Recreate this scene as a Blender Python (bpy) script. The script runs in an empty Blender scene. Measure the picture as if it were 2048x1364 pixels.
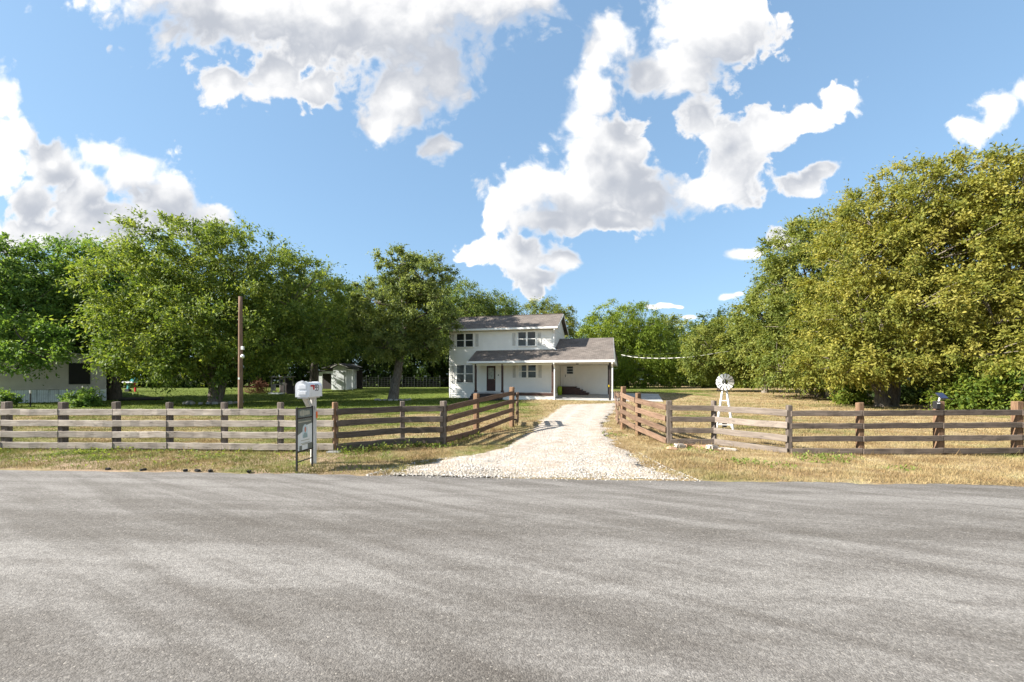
import bpy, math, random
import numpy as np
from mathutils import Vector, Matrix, Euler

rng = np.random.default_rng(7)
random.seed(7)
sc = bpy.context.scene
COL = sc.collection

# ------------------------------------------------------------------ camera
F, HY, H = 910.0, 762.0, 1.55          # focal length in photo pixels, horizon row, eye height
cam = bpy.data.cameras.new('camera')
cam.sensor_width = 36.0
cam.lens = F / 2048.0 * 36.0
cam.shift_y = (HY - 682.0) / 2048.0
cam.clip_start = 0.05
cam.clip_end = 5000
camo = bpy.data.objects.new('camera', cam)
COL.objects.link(camo)
camo.location = (0, 0, H)
camo.rotation_euler = (math.pi / 2, 0, 0)
sc.camera = camo

# ------------------------------------------------------------------ light
SUN_PHI, SUN_EL = math.radians(10.0), math.radians(33.0)
TO_SUN = Vector((-math.cos(SUN_PHI) * math.cos(SUN_EL), -math.sin(SUN_PHI) * math.cos(SUN_EL), math.sin(SUN_EL)))
SUN_STRENGTH, SKY_STRENGTH, EXPOSURE = 4.7, 0.068, 1.74
sun = bpy.data.lights.new('sun', 'SUN')
sun.energy = SUN_STRENGTH
sun.angle = math.radians(0.55)
sun.color = (1.0, 0.945, 0.86)
suno = bpy.data.objects.new('sun', sun)
COL.objects.link(suno)
suno.rotation_euler = TO_SUN.to_track_quat('Z', 'Y').to_euler()
suno.location = TO_SUN * 60

sc.view_settings.view_transform = 'Standard'
sc.view_settings.look = 'None'
sc.view_settings.exposure = EXPOSURE
sc.view_settings.gamma = 1.0
sc.view_settings.use_curve_mapping = False
sc.render.engine = 'CYCLES'
sc.cycles.use_denoising = True
sc.cycles.max_bounces = 6
sc.cycles.diffuse_bounces = 4
sc.cycles.transmission_bounces = 4
sc.cycles.transparent_max_bounces = 6
sc.cycles.sample_clamp_indirect = 6.0


# ------------------------------------------------------------------ node helpers
class NT:
    def __init__(self, tree):
        self.t = tree
        self.n = tree.nodes
        self.l = tree.links

    def add(self, typ, **kw):
        nd = self.n.new(typ)
        for k, v in kw.items():
            setattr(nd, k, v)
        return nd

    def put(self, sock, val):
        if isinstance(val, bpy.types.NodeSocket):
            self.l.new(val, sock)
        elif val is not None:
            sock.default_value = val

    def math(self, op, a, b=None, c=None, clamp=False):
        nd = self.add('ShaderNodeMath', operation=op, use_clamp=clamp)
        self.put(nd.inputs[0], a)
        if b is not None: self.put(nd.inputs[1], b)
        if c is not None: self.put(nd.inputs[2], c)
        return nd.outputs[0]

    def vec(self, op, a, b=None, c=None, scale=None):
        nd = self.add('ShaderNodeVectorMath', operation=op)
        self.put(nd.inputs[0], a)
        if b is not None: self.put(nd.inputs[1], b)
        if c is not None: self.put(nd.inputs[2], c)
        if scale is not None: self.put(nd.inputs['Scale'], scale)
        return nd.outputs['Value'] if op in ('LENGTH', 'DOT_PRODUCT', 'DISTANCE') else nd.outputs['Vector']

    def noise(self, vec, scale, detail=4.0, rough=0.55, dist=0.0, out='Fac'):
        nd = self.add('ShaderNodeTexNoise')
        self.put(nd.inputs['Vector'], vec)
        self.put(nd.inputs['Scale'], scale)
        nd.inputs['Detail'].default_value = detail
        nd.inputs['Roughness'].default_value = rough
        nd.inputs['Distortion'].default_value = dist
        return nd.outputs[out]

    def smooth(self, x, a, b, lo=0.0, hi=1.0):
        nd = self.add('ShaderNodeMapRange', interpolation_type='SMOOTHSTEP')
        self.put(nd.inputs['Value'], x)
        self.put(nd.inputs['From Min'], a)
        self.put(nd.inputs['From Max'], b)
        self.put(nd.inputs['To Min'], lo)
        self.put(nd.inputs['To Max'], hi)
        return nd.outputs['Result']

    def mix(self, f, a, b, blend='MIX'):
        nd = self.add('ShaderNodeMix', data_type='RGBA', blend_type=blend)
        self.put(nd.inputs[0], f)
        self.put(nd.inputs[6], a if isinstance(a, bpy.types.NodeSocket) else (*a, 1))
        self.put(nd.inputs[7], b if isinstance(b, bpy.types.NodeSocket) else (*b, 1))
        return nd.outputs[2]

    def ramp(self, f, stops):
        nd = self.add('ShaderNodeValToRGB')
        self.put(nd.inputs[0], f)
        els = nd.color_ramp.elements
        while len(els) < len(stops): els.new(0.5)
        for e, (p, c) in zip(els, stops):
            e.position = p
            e.color = (*c, 1)
        return nd.outputs[0]

    def scale3(self, v, s):
        return self.vec('MULTIPLY', v, s)


def new_mat(name):
    m = bpy.data.materials.new(name)
    m.use_nodes = True
    m.node_tree.nodes.clear()
    return m, NT(m.node_tree)


def finish(nt, color, rough=0.7, bump=None, bstr=0.3, bdist=0.01, metallic=0.0, spec=0.4, coat=None):
    p = nt.add('ShaderNodeBsdfPrincipled')
    nt.put(p.inputs['Base Color'], color if isinstance(color, bpy.types.NodeSocket) else (*color, 1))
    nt.put(p.inputs['Roughness'], rough)
    p.inputs['Metallic'].default_value = metallic
    p.inputs['Specular IOR Level'].default_value = spec
    if bump is not None:
        b = nt.add('ShaderNodeBump')
        b.inputs['Strength'].default_value = bstr
        b.inputs['Distance'].default_value = bdist
        nt.put(b.inputs['Height'], bump)
        nt.l.new(b.outputs['Normal'], p.inputs['Normal'])
    o = nt.add('ShaderNodeOutputMaterial')
    nt.l.new(p.outputs[0], o.inputs['Surface'])
    return p


def plain(name, col, rough=0.7, var=0.12, scale=6.0, metallic=0.0, spec=0.4, bump=0.15):
    """a single-colour material with mild uneven tone and wear"""
    m, nt = new_mat(name)
    tc = nt.add('ShaderNodeTexCoord').outputs['Object']
    n = nt.noise(tc, scale, 5, 0.6)
    n2 = nt.noise(tc, scale * 7, 3, 0.6)
    f = nt.math('ADD', nt.math('MULTIPLY', n, 0.7), nt.math('MULTIPLY', n2, 0.3))
    dark = tuple(c * (1 - 2 * var) for c in col)
    lite = tuple(min(1, c * (1 + 1.2 * var)) for c in col)
    c = nt.mix(nt.smooth(f, 0.3, 0.7), dark, lite)
    finish(nt, c, rough, n2, bump, 0.004, metallic, spec)
    return m


# ------------------------------------------------------------------ sky
def P(px, py):
    """direction of a photo point as (x/y, z/y)"""
    return (px - 1024.0) / F, (HY - py) / F


CLOUD = [  # px, py, rx, ry of the cumulus lobes, as directions in the sky
    (300, -40, 210, 80), (480, 15, 230, 115), (660, 40, 230, 130), (820, 40, 200, 150), (990, -10, 150, 105), (1075, 0, 62, 58),
    (450, 165, 62, 56), (545, 150, 90, 62), (640, 165, 50, 48), (805, 190, 92, 100), (885, 288, 48, 34), (765, 245, 55, 48), (880, 130, 70, 110),
    (1215, 70, 68, 62), (1190, 105, 42, 50), (1420, 50, 135, 95), (1460, 20, 92, 80), (1370, 135, 100, 85), (1300, 150, 60, 50),
    (1180, 185, 62, 70), (1155, 235, 48, 62), (1220, 300, 105, 85), (1165, 300, 62, 60), (1050, 385, 92, 66), (1150, 385, 130, 80),
    (1000, 425, 60, 46), (1300, 395, 110, 66), (1465, 320, 100, 95), (1410, 380, 120, 52), (1530, 265, 82, 66), (1620, 235, 62, 40), (1685, 198, 46, 36),
    (1100, 435, 150, 36), (1230, 440, 105, 32), (1400, 225, 60, 70), (1260, 345, 80, 60),
    (960, 505, 62, 34), (1040, 508, 92, 52), (1125, 518, 60, 40), (1080, 556, 62, 34), (1070, 588, 34, 26),
    (-5, 190, 46, 62), (30, 265, 62, 50), (200, 305, 66, 44), (265, 345, 92, 62), (330, 395, 84, 62), (165, 385, 90, 72),
    (80, 462, 140, 40), (230, 440, 170, 56), (432, 432, 62, 34), (365, 445, 70, 42), (-20, 345, 74, 70),
    (100, 320, 80, 62), (60, 400, 70, 60), (1600, 380, 56, 30), (1625, 360, 40, 24), (1645, 345, 46, 22), (1490, 512, 46, 18), (1560, 480, 44, 30), (2000, 215, 56, 42), (2045, 185, 46, 34), (1945, 262, 46, 30),
    (1300, 616, 22, 7), (1325, 611, 26, 8), (1348, 612, 14, 5), (1455, 595, 26, 7), (1478, 592, 12, 5), (1375, 634, 22, 7),
]


def cloud_group():
    g = bpy.data.node_groups.new('cloud_field', 'ShaderNodeTree')
    g.interface.new_socket('Dir', in_out='INPUT', socket_type='NodeSocketVector')
    g.interface.new_socket('Field', in_out='OUTPUT', socket_type='NodeSocketFloat')
    g.interface.new_socket('Body', in_out='OUTPUT', socket_type='NodeSocketFloat')
    g.interface.new_socket('Puff', in_out='OUTPUT', socket_type='NodeSocketFloat')
    nt = NT(g)
    d = nt.add('NodeGroupInput').outputs[0]
    sep = nt.add('ShaderNodeSeparateXYZ')
    nt.l.new(d, sep.inputs[0])
    x, y, z = sep.outputs
    yc = nt.math('MAXIMUM', y, 0.12)
    cmb = nt.add('ShaderNodeCombineXYZ')
    nt.l.new(nt.math('DIVIDE', x, yc), cmb.inputs[0])
    nt.l.new(nt.math('DIVIDE', z, yc), cmb.inputs[1])
    p = cmb.outputs[0]
    # domain warp so that the lobes lose their outline
    w1 = nt.noise(p, 5.0, 3, 0.5, out='Color')
    p = nt.vec('ADD', p, nt.vec('MULTIPLY', nt.vec('SUBTRACT', w1, (0.5, 0.5, 0.5)), (0.07, 0.07, 0)))
    cur = None
    for (px, py, rx, ry) in CLOUD:
        cx, cy = P(px, py)
        sx, sy = F / rx, F / ry
        q = nt.vec('MULTIPLY_ADD', p, (sx, sy, 0), (-cx * sx, -cy * sy, 0))
        ln = nt.vec('LENGTH', q)
        cur = ln if cur is None else nt.math('SMOOTH_MIN', cur, ln, 0.45)
    fb = nt.math('SUBTRACT', nt.noise(p, 6.0, 3, 0.5), 0.5)
    fb2 = nt.math('SUBTRACT', nt.noise(p, 13.0, 8, 0.62, 0.3), 0.5)
    fb3 = nt.math('SUBTRACT', nt.noise(p, 48.0, 5, 0.6), 0.5)
    vo = nt.add('ShaderNodeTexVoronoi', feature='SMOOTH_F1')
    nt.put(vo.inputs['Vector'], nt.vec('ADD', p, nt.vec('MULTIPLY', nt.noise(p, 14.0, 3, 0.5, out='Color'), (0.06, 0.06, 0))))
    vo.inputs['Scale'].default_value = 17.0
    vo.inputs['Smoothness'].default_value = 0.3
    vo.inputs['Detail'].default_value = 2.0
    vo.inputs['Roughness'].default_value = 0.55
    bil = nt.math('SUBTRACT', 0.36, vo.outputs['Distance'])
    f1 = nt.math('SUBTRACT', 1.33, cur)
    f1 = nt.math('MULTIPLY_ADD', fb, 0.9, f1)
    body = f1
    edge = nt.smooth(body, 1.15, 0.35, 0.32, 1.1)          # puffs and wisps live at the rim
    puff = nt.math('MULTIPLY_ADD', bil, 0.75, nt.math('MULTIPLY_ADD', fb2, 1.25, nt.math('MULTIPLY', fb3, 0.75)))
    f1 = nt.math('MULTIPLY_ADD', nt.math('ADD', puff, 0.10), edge, f1)
    # the rest of the dome, out of view: same cumulus, cover raised to brighten shade
    zc = nt.math('ADD', nt.math('MAXIMUM', z, 0.0), 0.16)
    cm2 = nt.add('ShaderNodeCombineXYZ')
    nt.l.new(nt.math('DIVIDE', x, zc), cm2.inputs[0])
    nt.l.new(nt.math('DIVIDE', y, zc), cm2.inputs[1])
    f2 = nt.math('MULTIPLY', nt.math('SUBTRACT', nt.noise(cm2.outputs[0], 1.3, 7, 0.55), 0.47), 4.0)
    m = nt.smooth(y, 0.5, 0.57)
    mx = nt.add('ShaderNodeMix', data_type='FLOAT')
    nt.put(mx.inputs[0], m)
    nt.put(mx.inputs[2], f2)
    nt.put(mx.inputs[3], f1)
    o = nt.add('NodeGroupOutput')
    nt.l.new(mx.outputs[0], o.inputs[0])
    mb = nt.add('ShaderNodeMix', data_type='FLOAT')
    nt.put(mb.inputs[0], m)
    nt.put(mb.inputs[2], f2)
    nt.put(mb.inputs[3], body)
    nt.l.new(mb.outputs[0], o.inputs[1])
    nt.l.new(puff, o.inputs[2])
    return g


world = bpy.data.worlds.new('World')
sc.world = world
world.use_nodes = True
world.cycles.sampling_method = 'NONE'   # smooth sky: bounced rays find it well enough
world.node_tree.nodes.clear()
wt = NT(world.node_tree)
skyt = wt.add('ShaderNodeTexSky', sky_type='NISHITA', sun_disc=False)
skyt.sun_elevation = SUN_EL
skyt.sun_rotation = math.atan2(TO_SUN.x, TO_SUN.y)
skyt.air_density = 1.0
skyt.dust_density = 0.6
skyt.ozone_density = 1.6
wd = wt.add('ShaderNodeTexCoord').outputs['Generated']
wd = wt.vec('NORMALIZE', wd)
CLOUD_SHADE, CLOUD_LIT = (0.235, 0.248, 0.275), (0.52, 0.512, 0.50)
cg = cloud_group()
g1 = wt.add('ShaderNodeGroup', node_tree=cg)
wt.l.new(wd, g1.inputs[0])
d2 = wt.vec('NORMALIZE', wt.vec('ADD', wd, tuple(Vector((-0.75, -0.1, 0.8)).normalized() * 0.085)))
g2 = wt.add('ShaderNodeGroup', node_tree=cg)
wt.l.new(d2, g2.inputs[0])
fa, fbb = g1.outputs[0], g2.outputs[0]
wsep = wt.add('ShaderNodeSeparateXYZ')
wt.l.new(wd, wsep.inputs[0])
elev = wsep.outputs[2]
soft = wt.noise(wd, 3.0, 2, 0.5)
alpha = wt.smooth(fa, 0.0, wt.smooth(soft, 0.38, 0.66, 0.30, 0.95))
alpha = wt.math('MULTIPLY', alpha, wt.smooth(elev, 0.0, 0.1, 0.0, 0.98))
dif = wt.math('SUBTRACT', g1.outputs[1], g2.outputs[1])
dif = wt.math('MULTIPLY_ADD', wt.math('SUBTRACT', g1.outputs[2], g2.outputs[2]), 0.22, dif)
dif = wt.math('MULTIPLY_ADD', g1.outputs[2], 0.14, dif)
deep = wt.smooth(g1.outputs[1], 0.45, 1.15)
dif = wt.math('MULTIPLY_ADD', deep, -0.50, dif)
lit = wt.smooth(dif, -0.75, 0.55)
thick = wt.smooth(fa, 0.10, 0.8)
lit = wt.math('MAXIMUM', lit, wt.math('MULTIPLY', wt.math('SUBTRACT', 1.0, thick), 0.7))
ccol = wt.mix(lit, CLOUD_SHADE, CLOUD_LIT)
bg1 = wt.add('ShaderNodeBackground')
gm = wt.add('ShaderNodeGamma')               # a hazier, more even sky than the bare model gives
wt.l.new(skyt.outputs[0], gm.inputs[0])
gm.inputs[1].default_value = 0.45
skyc = wt.vec('MULTIPLY', gm.outputs[0], (1.24, 1.70, 2.12))
wt.l.new(skyc, bg1.inputs[0])
bg1.inputs[1].default_value = SKY_STRENGTH
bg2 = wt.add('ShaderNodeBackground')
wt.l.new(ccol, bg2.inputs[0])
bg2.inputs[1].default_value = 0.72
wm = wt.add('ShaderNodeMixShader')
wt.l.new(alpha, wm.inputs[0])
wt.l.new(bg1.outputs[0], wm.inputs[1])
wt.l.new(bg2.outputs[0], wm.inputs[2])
wo = wt.add('ShaderNodeOutputWorld')
wt.l.new(wm.outputs[0], wo.inputs[0])


# ------------------------------------------------------------------ terrain
def smoothstep(a, b, x):
    t = np.clip((x - a) / (b - a), 0, 1)
    return t * t * (3 - 2 * t)


LY = [-200, 14, 36.5, 40, 46, 53, 75, 120, 4000]
LZ = [0, 0, .0, .11, .40, .70, .80, .85, .85]
RY = [-200, 14, 30, 34, 37, 41, 50, 75, 4000]
RZ = [0, 0, .0, .04, .22, .45, .55, .72, .85]


def gz(x, y):
    x = np.asarray(x, float)
    y = np.asarray(y, float)
    l = np.interp(y, LY, LZ)
    r = np.interp(y, RY, RZ)
    t = smoothstep(-3, 4, x)
    return l * (1 - t) + r * t


def at(px, py):
    """the point of the ground that the photo shows at (px, py)"""
    Z = 20.0
    for _ in range(60):
        X = (px - 1024) / F * Z
        Zn = (H - float(gz(X, Z))) * F / max(py - HY, 1.0)
        Z = 0.5 * Z + 0.5 * Zn
    X = (px - 1024) / F * Z
    return Vector((X, Z, float(gz(X, Z))))


def W(px, py, Z):
    return Vector(((px - 1024) / F * Z, Z, H - (py - HY) / F * Z))


def on(px, Z):
    X = (px - 1024) / F * Z
    return Vector((X, Z, float(gz(X, Z))))


# ------------------------------------------------------------------ mesh helpers
def mesh_obj(name, verts, faces, mat, parent=None, smooth=False, loc=None, rot=None):
    me = bpy.data.meshes.new(name)
    me.from_pydata([tuple(v) for v in verts], [], faces)
    if smooth:
        me.polygons.foreach_set('use_smooth', [True] * len(me.polygons))
    if mat: me.materials.append(mat)
    me.update()
    o = bpy.data.objects.new(name, me)
    COL.objects.link(o)
    if parent: o.parent = parent
    if loc is not None: o.location = loc
    if rot is not None: o.rotation_euler = rot
    return o


def np_mesh(name, verts, faces, mat, parent=None, smooth=False, k=4, attr=None):
    """verts (n,3), faces (m,k) numpy arrays"""
    me = bpy.data.meshes.new(name)
    nv, nf = len(verts), len(faces)
    me.vertices.add(nv)
    me.vertices.foreach_set('co', np.ascontiguousarray(verts, np.float32).ravel())
    me.loops.add(nf * k)
    me.loops.foreach_set('vertex_index', np.ascontiguousarray(faces, np.int32).ravel())
    me.polygons.add(nf)
    me.polygons.foreach_set('loop_start', np.arange(0, nf * k, k, dtype=np.int32))
    me.polygons.foreach_set('loop_total', np.full(nf, k, np.int32))
    if smooth: me.polygons.foreach_set('use_smooth', np.ones(nf, bool))
    if attr is not None:
        for nm, val in attr.items():
            a = me.attributes.new(nm, 'FLOAT', 'POINT')
            a.data.foreach_set('value', np.ascontiguousarray(val, np.float32))
    if mat: me.materials.append(mat)
    me.update()
    me.validate()
    o = bpy.data.objects.new(name, me)
    COL.objects.link(o)
    if parent: o.parent = parent
    return o


def empty(name, loc=(0, 0, 0), rz=0.0):
    o = bpy.data.objects.new(name, None)
    o.empty_display_size = 0.2
    o.location = loc
    o.rotation_euler = (0, 0, rz)
    COL.objects.link(o)
    return o


def tag(o, label=None, cat=None, group=None, kind=None):
    if label: o['label'] = label
    if cat: o['category'] = cat
    if group: o['group'] = group
    if kind: o['kind'] = kind
    return o


class MB:
    def __init__(self):
        self.v = []
        self.f = []

    def quadbox(self, pts):
        b = len(self.v)
        self.v += [tuple(p) for p in pts]
        for q in ((0, 3, 2, 1), (4, 5, 6, 7), (0, 1, 5, 4), (1, 2, 6, 5), (2, 3, 7, 6), (3, 0, 4, 7)):
            self.f.append(tuple(b + i for i in q))
        return self

    def box(self, x0, x1, y0, y1, z0, z1):
        return self.quadbox([(x0, y0, z0), (x1, y0, z0), (x1, y1, z0), (x0, y1, z0), (x0, y0, z1), (x1, y0, z1), (x1, y1, z1), (x0, y1, z1)])

    def cbox(self, x0, x1, y0, y1, z0, z1, c=0.01):
        """box with chamfered long edges on every axis (three crossing slabs hull)"""
        xs = [(x0, x1, y0 + c, y1 - c, z0 + c, z1 - c), (x0 + c, x1 - c, y0, y1, z0 + c, z1 - c), (x0 + c, x1 - c, y0 + c, y1 - c, z0, z1)]
        b = len(self.v)
        V = []
        for sx in (0, 1):
            for sy in (0, 1):
                for sz in (0, 1):
                    X, Y, Z = (x0, x1)[sx], (y0, y1)[sy], (z0, z1)[sz]
                    ix, iy, iz = (c, -c)[sx], (c, -c)[sy], (c, -c)[sz]
                    V += [(X, Y + iy, Z + iz), (X + ix, Y, Z + iz), (X + ix, Y + iy, Z)]
        self.v += V
        def I(sx, sy, sz, a): return b + ((sx * 2 + sy) * 2 + sz) * 3 + a
        fs = []
        fs.append([I(0, 0, 0, 0), I(0, 0, 1, 0), I(0, 1, 1, 0), I(0, 1, 0, 0)]); fs.append([I(1, 0, 0, 0), I(1, 1, 0, 0), I(1, 1, 1, 0), I(1, 0, 1, 0)])
        fs.append([I(0, 0, 0, 1), I(1, 0, 0, 1), I(1, 0, 1, 1), I(0, 0, 1, 1)]); fs.append([I(0, 1, 0, 1), I(0, 1, 1, 1), I(1, 1, 1, 1), I(1, 1, 0, 1)])
        fs.append([I(0, 0, 0, 2), I(0, 1, 0, 2), I(1, 1, 0, 2), I(1, 0, 0, 2)]); fs.append([I(0, 0, 1, 2), I(1, 0, 1, 2), I(1, 1, 1, 2), I(0, 1, 1, 2)])
        for sx in (0, 1):
            for sy in (0, 1):
                fs.append([I(sx, sy, 0, 0), I(sx, sy, 0, 1), I(sx, sy, 1, 1), I(sx, sy, 1, 0)])
        for sx in (0, 1):
            for sz in (0, 1):
                fs.append([I(sx, 0, sz, 0), I(sx, 0, sz, 2), I(sx, 1, sz, 2), I(sx, 1, sz, 0)])
        for sy in (0, 1):
            for sz in (0, 1):
                fs.append([I(0, sy, sz, 1), I(0, sy, sz, 2), I(1, sy, sz, 2), I(1, sy, sz, 1)])
        for sx in (0, 1):
            for sy in (0, 1):
                for sz in (0, 1):
                    fs.append([I(sx, sy, sz, 0), I(sx, sy, sz, 1), I(sx, sy, sz, 2)])
        self.f += [tuple(q) for q in fs]
        return self

    def beam(self, p0, p1, w, h, up=(0, 0, 1)):
        p0, p1 = Vector(p0), Vector(p1)
        d = (p1 - p0).normalized()
        upv = Vector(up)
        s = d.cross(upv)
        if s.length < 1e-4: s = d.cross(Vector((1, 0, 0)))
        s.normalize()
        u = s.cross(d)
        s, u = s * (w / 2), u * (h / 2)
        return self.quadbox([p0 - s - u, p0 + s - u, p1 + s - u, p1 - s - u, p0 - s + u, p0 + s + u, p1 + s + u, p1 - s + u])

    def tube(self, pts, rad, n=8, cap=True):
        pts = [Vector(p) for p in pts]
        if not hasattr(rad, '__len__'): rad = [rad] * len(pts)
        b = len(self.v)
        ref = Vector((0.31, 0.77, 0.2))
        for i, p in enumerate(pts):
            d = (pts[min(i + 1, len(pts) - 1)] - pts[max(i - 1, 0)])
            d = d.normalized() if d.length > 1e-6 else Vector((0, 0, 1))
            s = d.cross(ref)
            if s.length < 1e-3: s = d.cross(Vector((1, 0, 0)))
            s.normalize()
            u = s.cross(d)
            for k in range(n):
                a = 2 * math.pi * k / n
                self.v.append(tuple(p + (s * math.cos(a) + u * math.sin(a)) * rad[i]))
        for i in range(len(pts) - 1):
            for k in range(n):
                a, c = b + i * n + k, b + i * n + (k + 1) % n
                self.f.append((a, c, c + n, a + n))
        if cap:
            self.f.append(tuple(b + k for k in range(n))[::-1])
            self.f.append(tuple(b + (len(pts) - 1) * n + k for k in range(n)))
        return self

    def prism(self, poly, off):
        """poly: list of 3-D points, extruded by vector off"""
        b, n = len(self.v), len(poly)
        o = Vector(off)
        self.v += [tuple(Vector(p)) for p in poly] + [tuple(Vector(p) + o) for p in poly]
        self.f.append(tuple(b + i for i in range(n)))
        self.f.append(tuple(b + n + i for i in reversed(range(n))))
        for i in range(n):
            j = (i + 1) % n
            self.f.append((b + j, b + i, b + n + i, b + n + j))
        return self

    def build(self, name, mat, parent=None, smooth=False, loc=None, rot=None):
        o = mesh_obj(name, self.v, self.f, mat, parent, smooth, loc, rot)
        import bmesh
        bm = bmesh.new()
        bm.from_mesh(o.data)
        bmesh.ops.recalc_face_normals(bm, faces=bm.faces)
        bm.to_mesh(o.data)
        bm.free()
        return o


# ------------------------------------------------------------------ ground colours shared by soil and blades
def lawn_color(nt, pos, blades=False):
    sep = nt.add('ShaderNodeSeparateXYZ')
    nt.l.new(pos, sep.inputs[0])
    x, y, z = sep.outputs
    flat = nt.vec('MULTIPLY', pos, (1, 1, 0))
    big = nt.noise(flat, 0.16, 4, 0.6)
    mid = nt.noise(flat, 0.7, 4, 0.6)
    fine = nt.noise(flat, 5.0, 4, 0.6)
    leftness = nt.smooth(x, 4.0, -6.0)
    far = nt.smooth(y, 19.0, 30.0)
    g = nt.math('MULTIPLY', big, 0.7)
    g = nt.math('MULTIPLY_ADD', mid, 0.55, g)
    g = nt.math('MULTIPLY_ADD', fine, 0.3, g)
    g = nt.math('ADD', g, nt.math('MULTIPLY', nt.math('MULTIPLY', leftness, far), 0.62))
    g = nt.math('ADD', g, nt.math('MULTIPLY', leftness, 0.11))
    vleft = nt.math('MULTIPLY', nt.smooth(x, -1.5, -5.0), nt.smooth(y, 10.6, 9.6))
    g = nt.math('MULTIPLY_ADD', vleft, 0.055, nt.math('SUBTRACT', g, 0.05))
    # the strip behind the concrete pad is kept green
    back = nt.math('MULTIPLY', nt.smooth(y, 36.0, 48.0), nt.smooth(x, 26.0, 14.0))
    g = nt.math('MULTIPLY_ADD', back, 0.25, g)
    green = nt.smooth(g, 0.70, 0.98)
    dry = nt.ramp(nt.noise(flat, 1.4, 5, 0.62), [(0.25, (0.18, 0.120, 0.068)), (0.43, (0.275, 0.202, 0.112)), (0.58, (0.36, 0.285, 0.168)), (0.75, (0.50, 0.43, 0.285))])
    gr = nt.ramp(nt.noise(flat, 2.2, 4, 0.6), [(0.3, (0.055, 0.09, 0.016)), (0.55, (0.11, 0.145, 0.028)), (0.75, (0.19, 0.20, 0.05))])
    c = nt.mix(green, dry, gr)
    return c, green, flat


# soil / lawn sheet
def make_ground_mat():
    m, nt = new_mat('lawn_and_soil')
    pos = nt.add('ShaderNodeNewGeometry').outputs['Position']
    c, green, flat = lawn_color(nt, pos)
    sep = nt.add('ShaderNodeSeparateXYZ')
    nt.l.new(pos, sep.inputs[0])
    # bare soil on the left verge
    soil = nt.ramp(nt.noise(flat, 9.0, 5, 0.6), [(0.3, (0.20, 0.14, 0.09)), (0.7, (0.42, 0.32, 0.23))])
    verge = nt.math('MULTIPLY', nt.smooth(sep.outputs[1], 10.2, 9.2), nt.smooth(sep.outputs[0], -1.0, -4.0))
    sf = nt.math('MULTIPLY', verge, nt.smooth(nt.noise(flat, 0.9, 4, 0.6), 0.38, 0.54))
    c = nt.mix(sf, c, soil)
    n = nt.noise(flat, 28.0, 5, 0.7)
    n3 = nt.noise(nt.vec('MULTIPLY', flat, (1, 0.35, 1)), 90.0, 3, 0.7)
    c = nt.mix(nt.smooth(n, 0.3, 0.7), nt.mix(1.0, c, (0.72, 0.70, 0.66), 'MULTIPLY'), nt.mix(1.0, c, (1.12, 1.1, 1.05), 'MULTIPLY'))
    finish(nt, c, 0.95, nt.math('ADD', n, n3), 0.7, 0.03, spec=0.1)
    return m


def make_blade_mat():
    m, nt = new_mat('grass_blades')
    pos = nt.add('ShaderNodeNewGeometry').outputs['Position']
    c, green, flat = lawn_color(nt, pos, True)
    r = nt.add('ShaderNodeAttribute', attribute_name='tint').outputs['Fac']
    c2 = nt.mix(nt.smooth(r, 0.0, 1.0), nt.mix(1.0, c, (0.62, 0.66, 0.58), 'MULTIPLY'), nt.mix(1.0, c, (1.30, 1.24, 1.1), 'MULTIPLY'))
    d = nt.add('ShaderNodeBsdfDiffuse')
    nt.l.new(c2, d.inputs[0])
    t = nt.add('ShaderNodeBsdfTranslucent')
    nt.l.new(c2, t.inputs[0])
    mx = nt.add('ShaderNodeMixShader')
    mx.inputs[0].default_value = 0.3
    nt.l.new(d.outputs[0], mx.inputs[1])
    nt.l.new(t.outputs[0], mx.inputs[2])
    o = nt.add('ShaderNodeOutputMaterial')
    nt.l.new(mx.outputs[0], o.inputs[0])
    return m


M_GROUND = make_ground_mat()
M_BLADE = make_blade_mat()

# ground: one sheet, fine near the house, coarse to the horizon
xs = np.unique(np.concatenate([np.linspace(-2500, -80, 12), np.linspace(-80, 80, 161), np.linspace(80, 2500, 12)]))
ys = np.unique(np.concatenate([np.linspace(-600, -10, 8), np.linspace(-10, 90, 141), np.linspace(90, 3000, 14)]))
XX, YY = np.meshgrid(xs, ys)
road_slope = -0.0766
ROAD_Y0 = 7.365                      # far road edge at x = 0


def road_edge(x):
    return ROAD_Y0 + road_slope * np.asarray(x, float)


ZZ = gz(XX, YY)
near = (np.abs(XX) < 60) & (YY > 8.5) & (YY < 60)
ZZ = ZZ + np.where(near, 0.015 * np.sin(XX * 1.7 + YY * 0.6) * np.sin(YY * 1.1 - XX * 0.3), 0)
inroad = YY < road_edge(XX) - 0.25
ZZ = np.where(inroad, ZZ - 0.08, ZZ)
nx, ny = len(xs), len(ys)
idx = np.arange(nx * ny).reshape(ny, nx)
fc = np.stack([idx[:-1, :-1], idx[:-1, 1:], idx[1:, 1:], idx[1:, :-1]], -1).reshape(-1, 4)
ground = np_mesh('ground', np.stack([XX, YY, ZZ], -1).reshape(-1, 3), fc, M_GROUND, smooth=True)
tag(ground, kind='structure')


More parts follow.
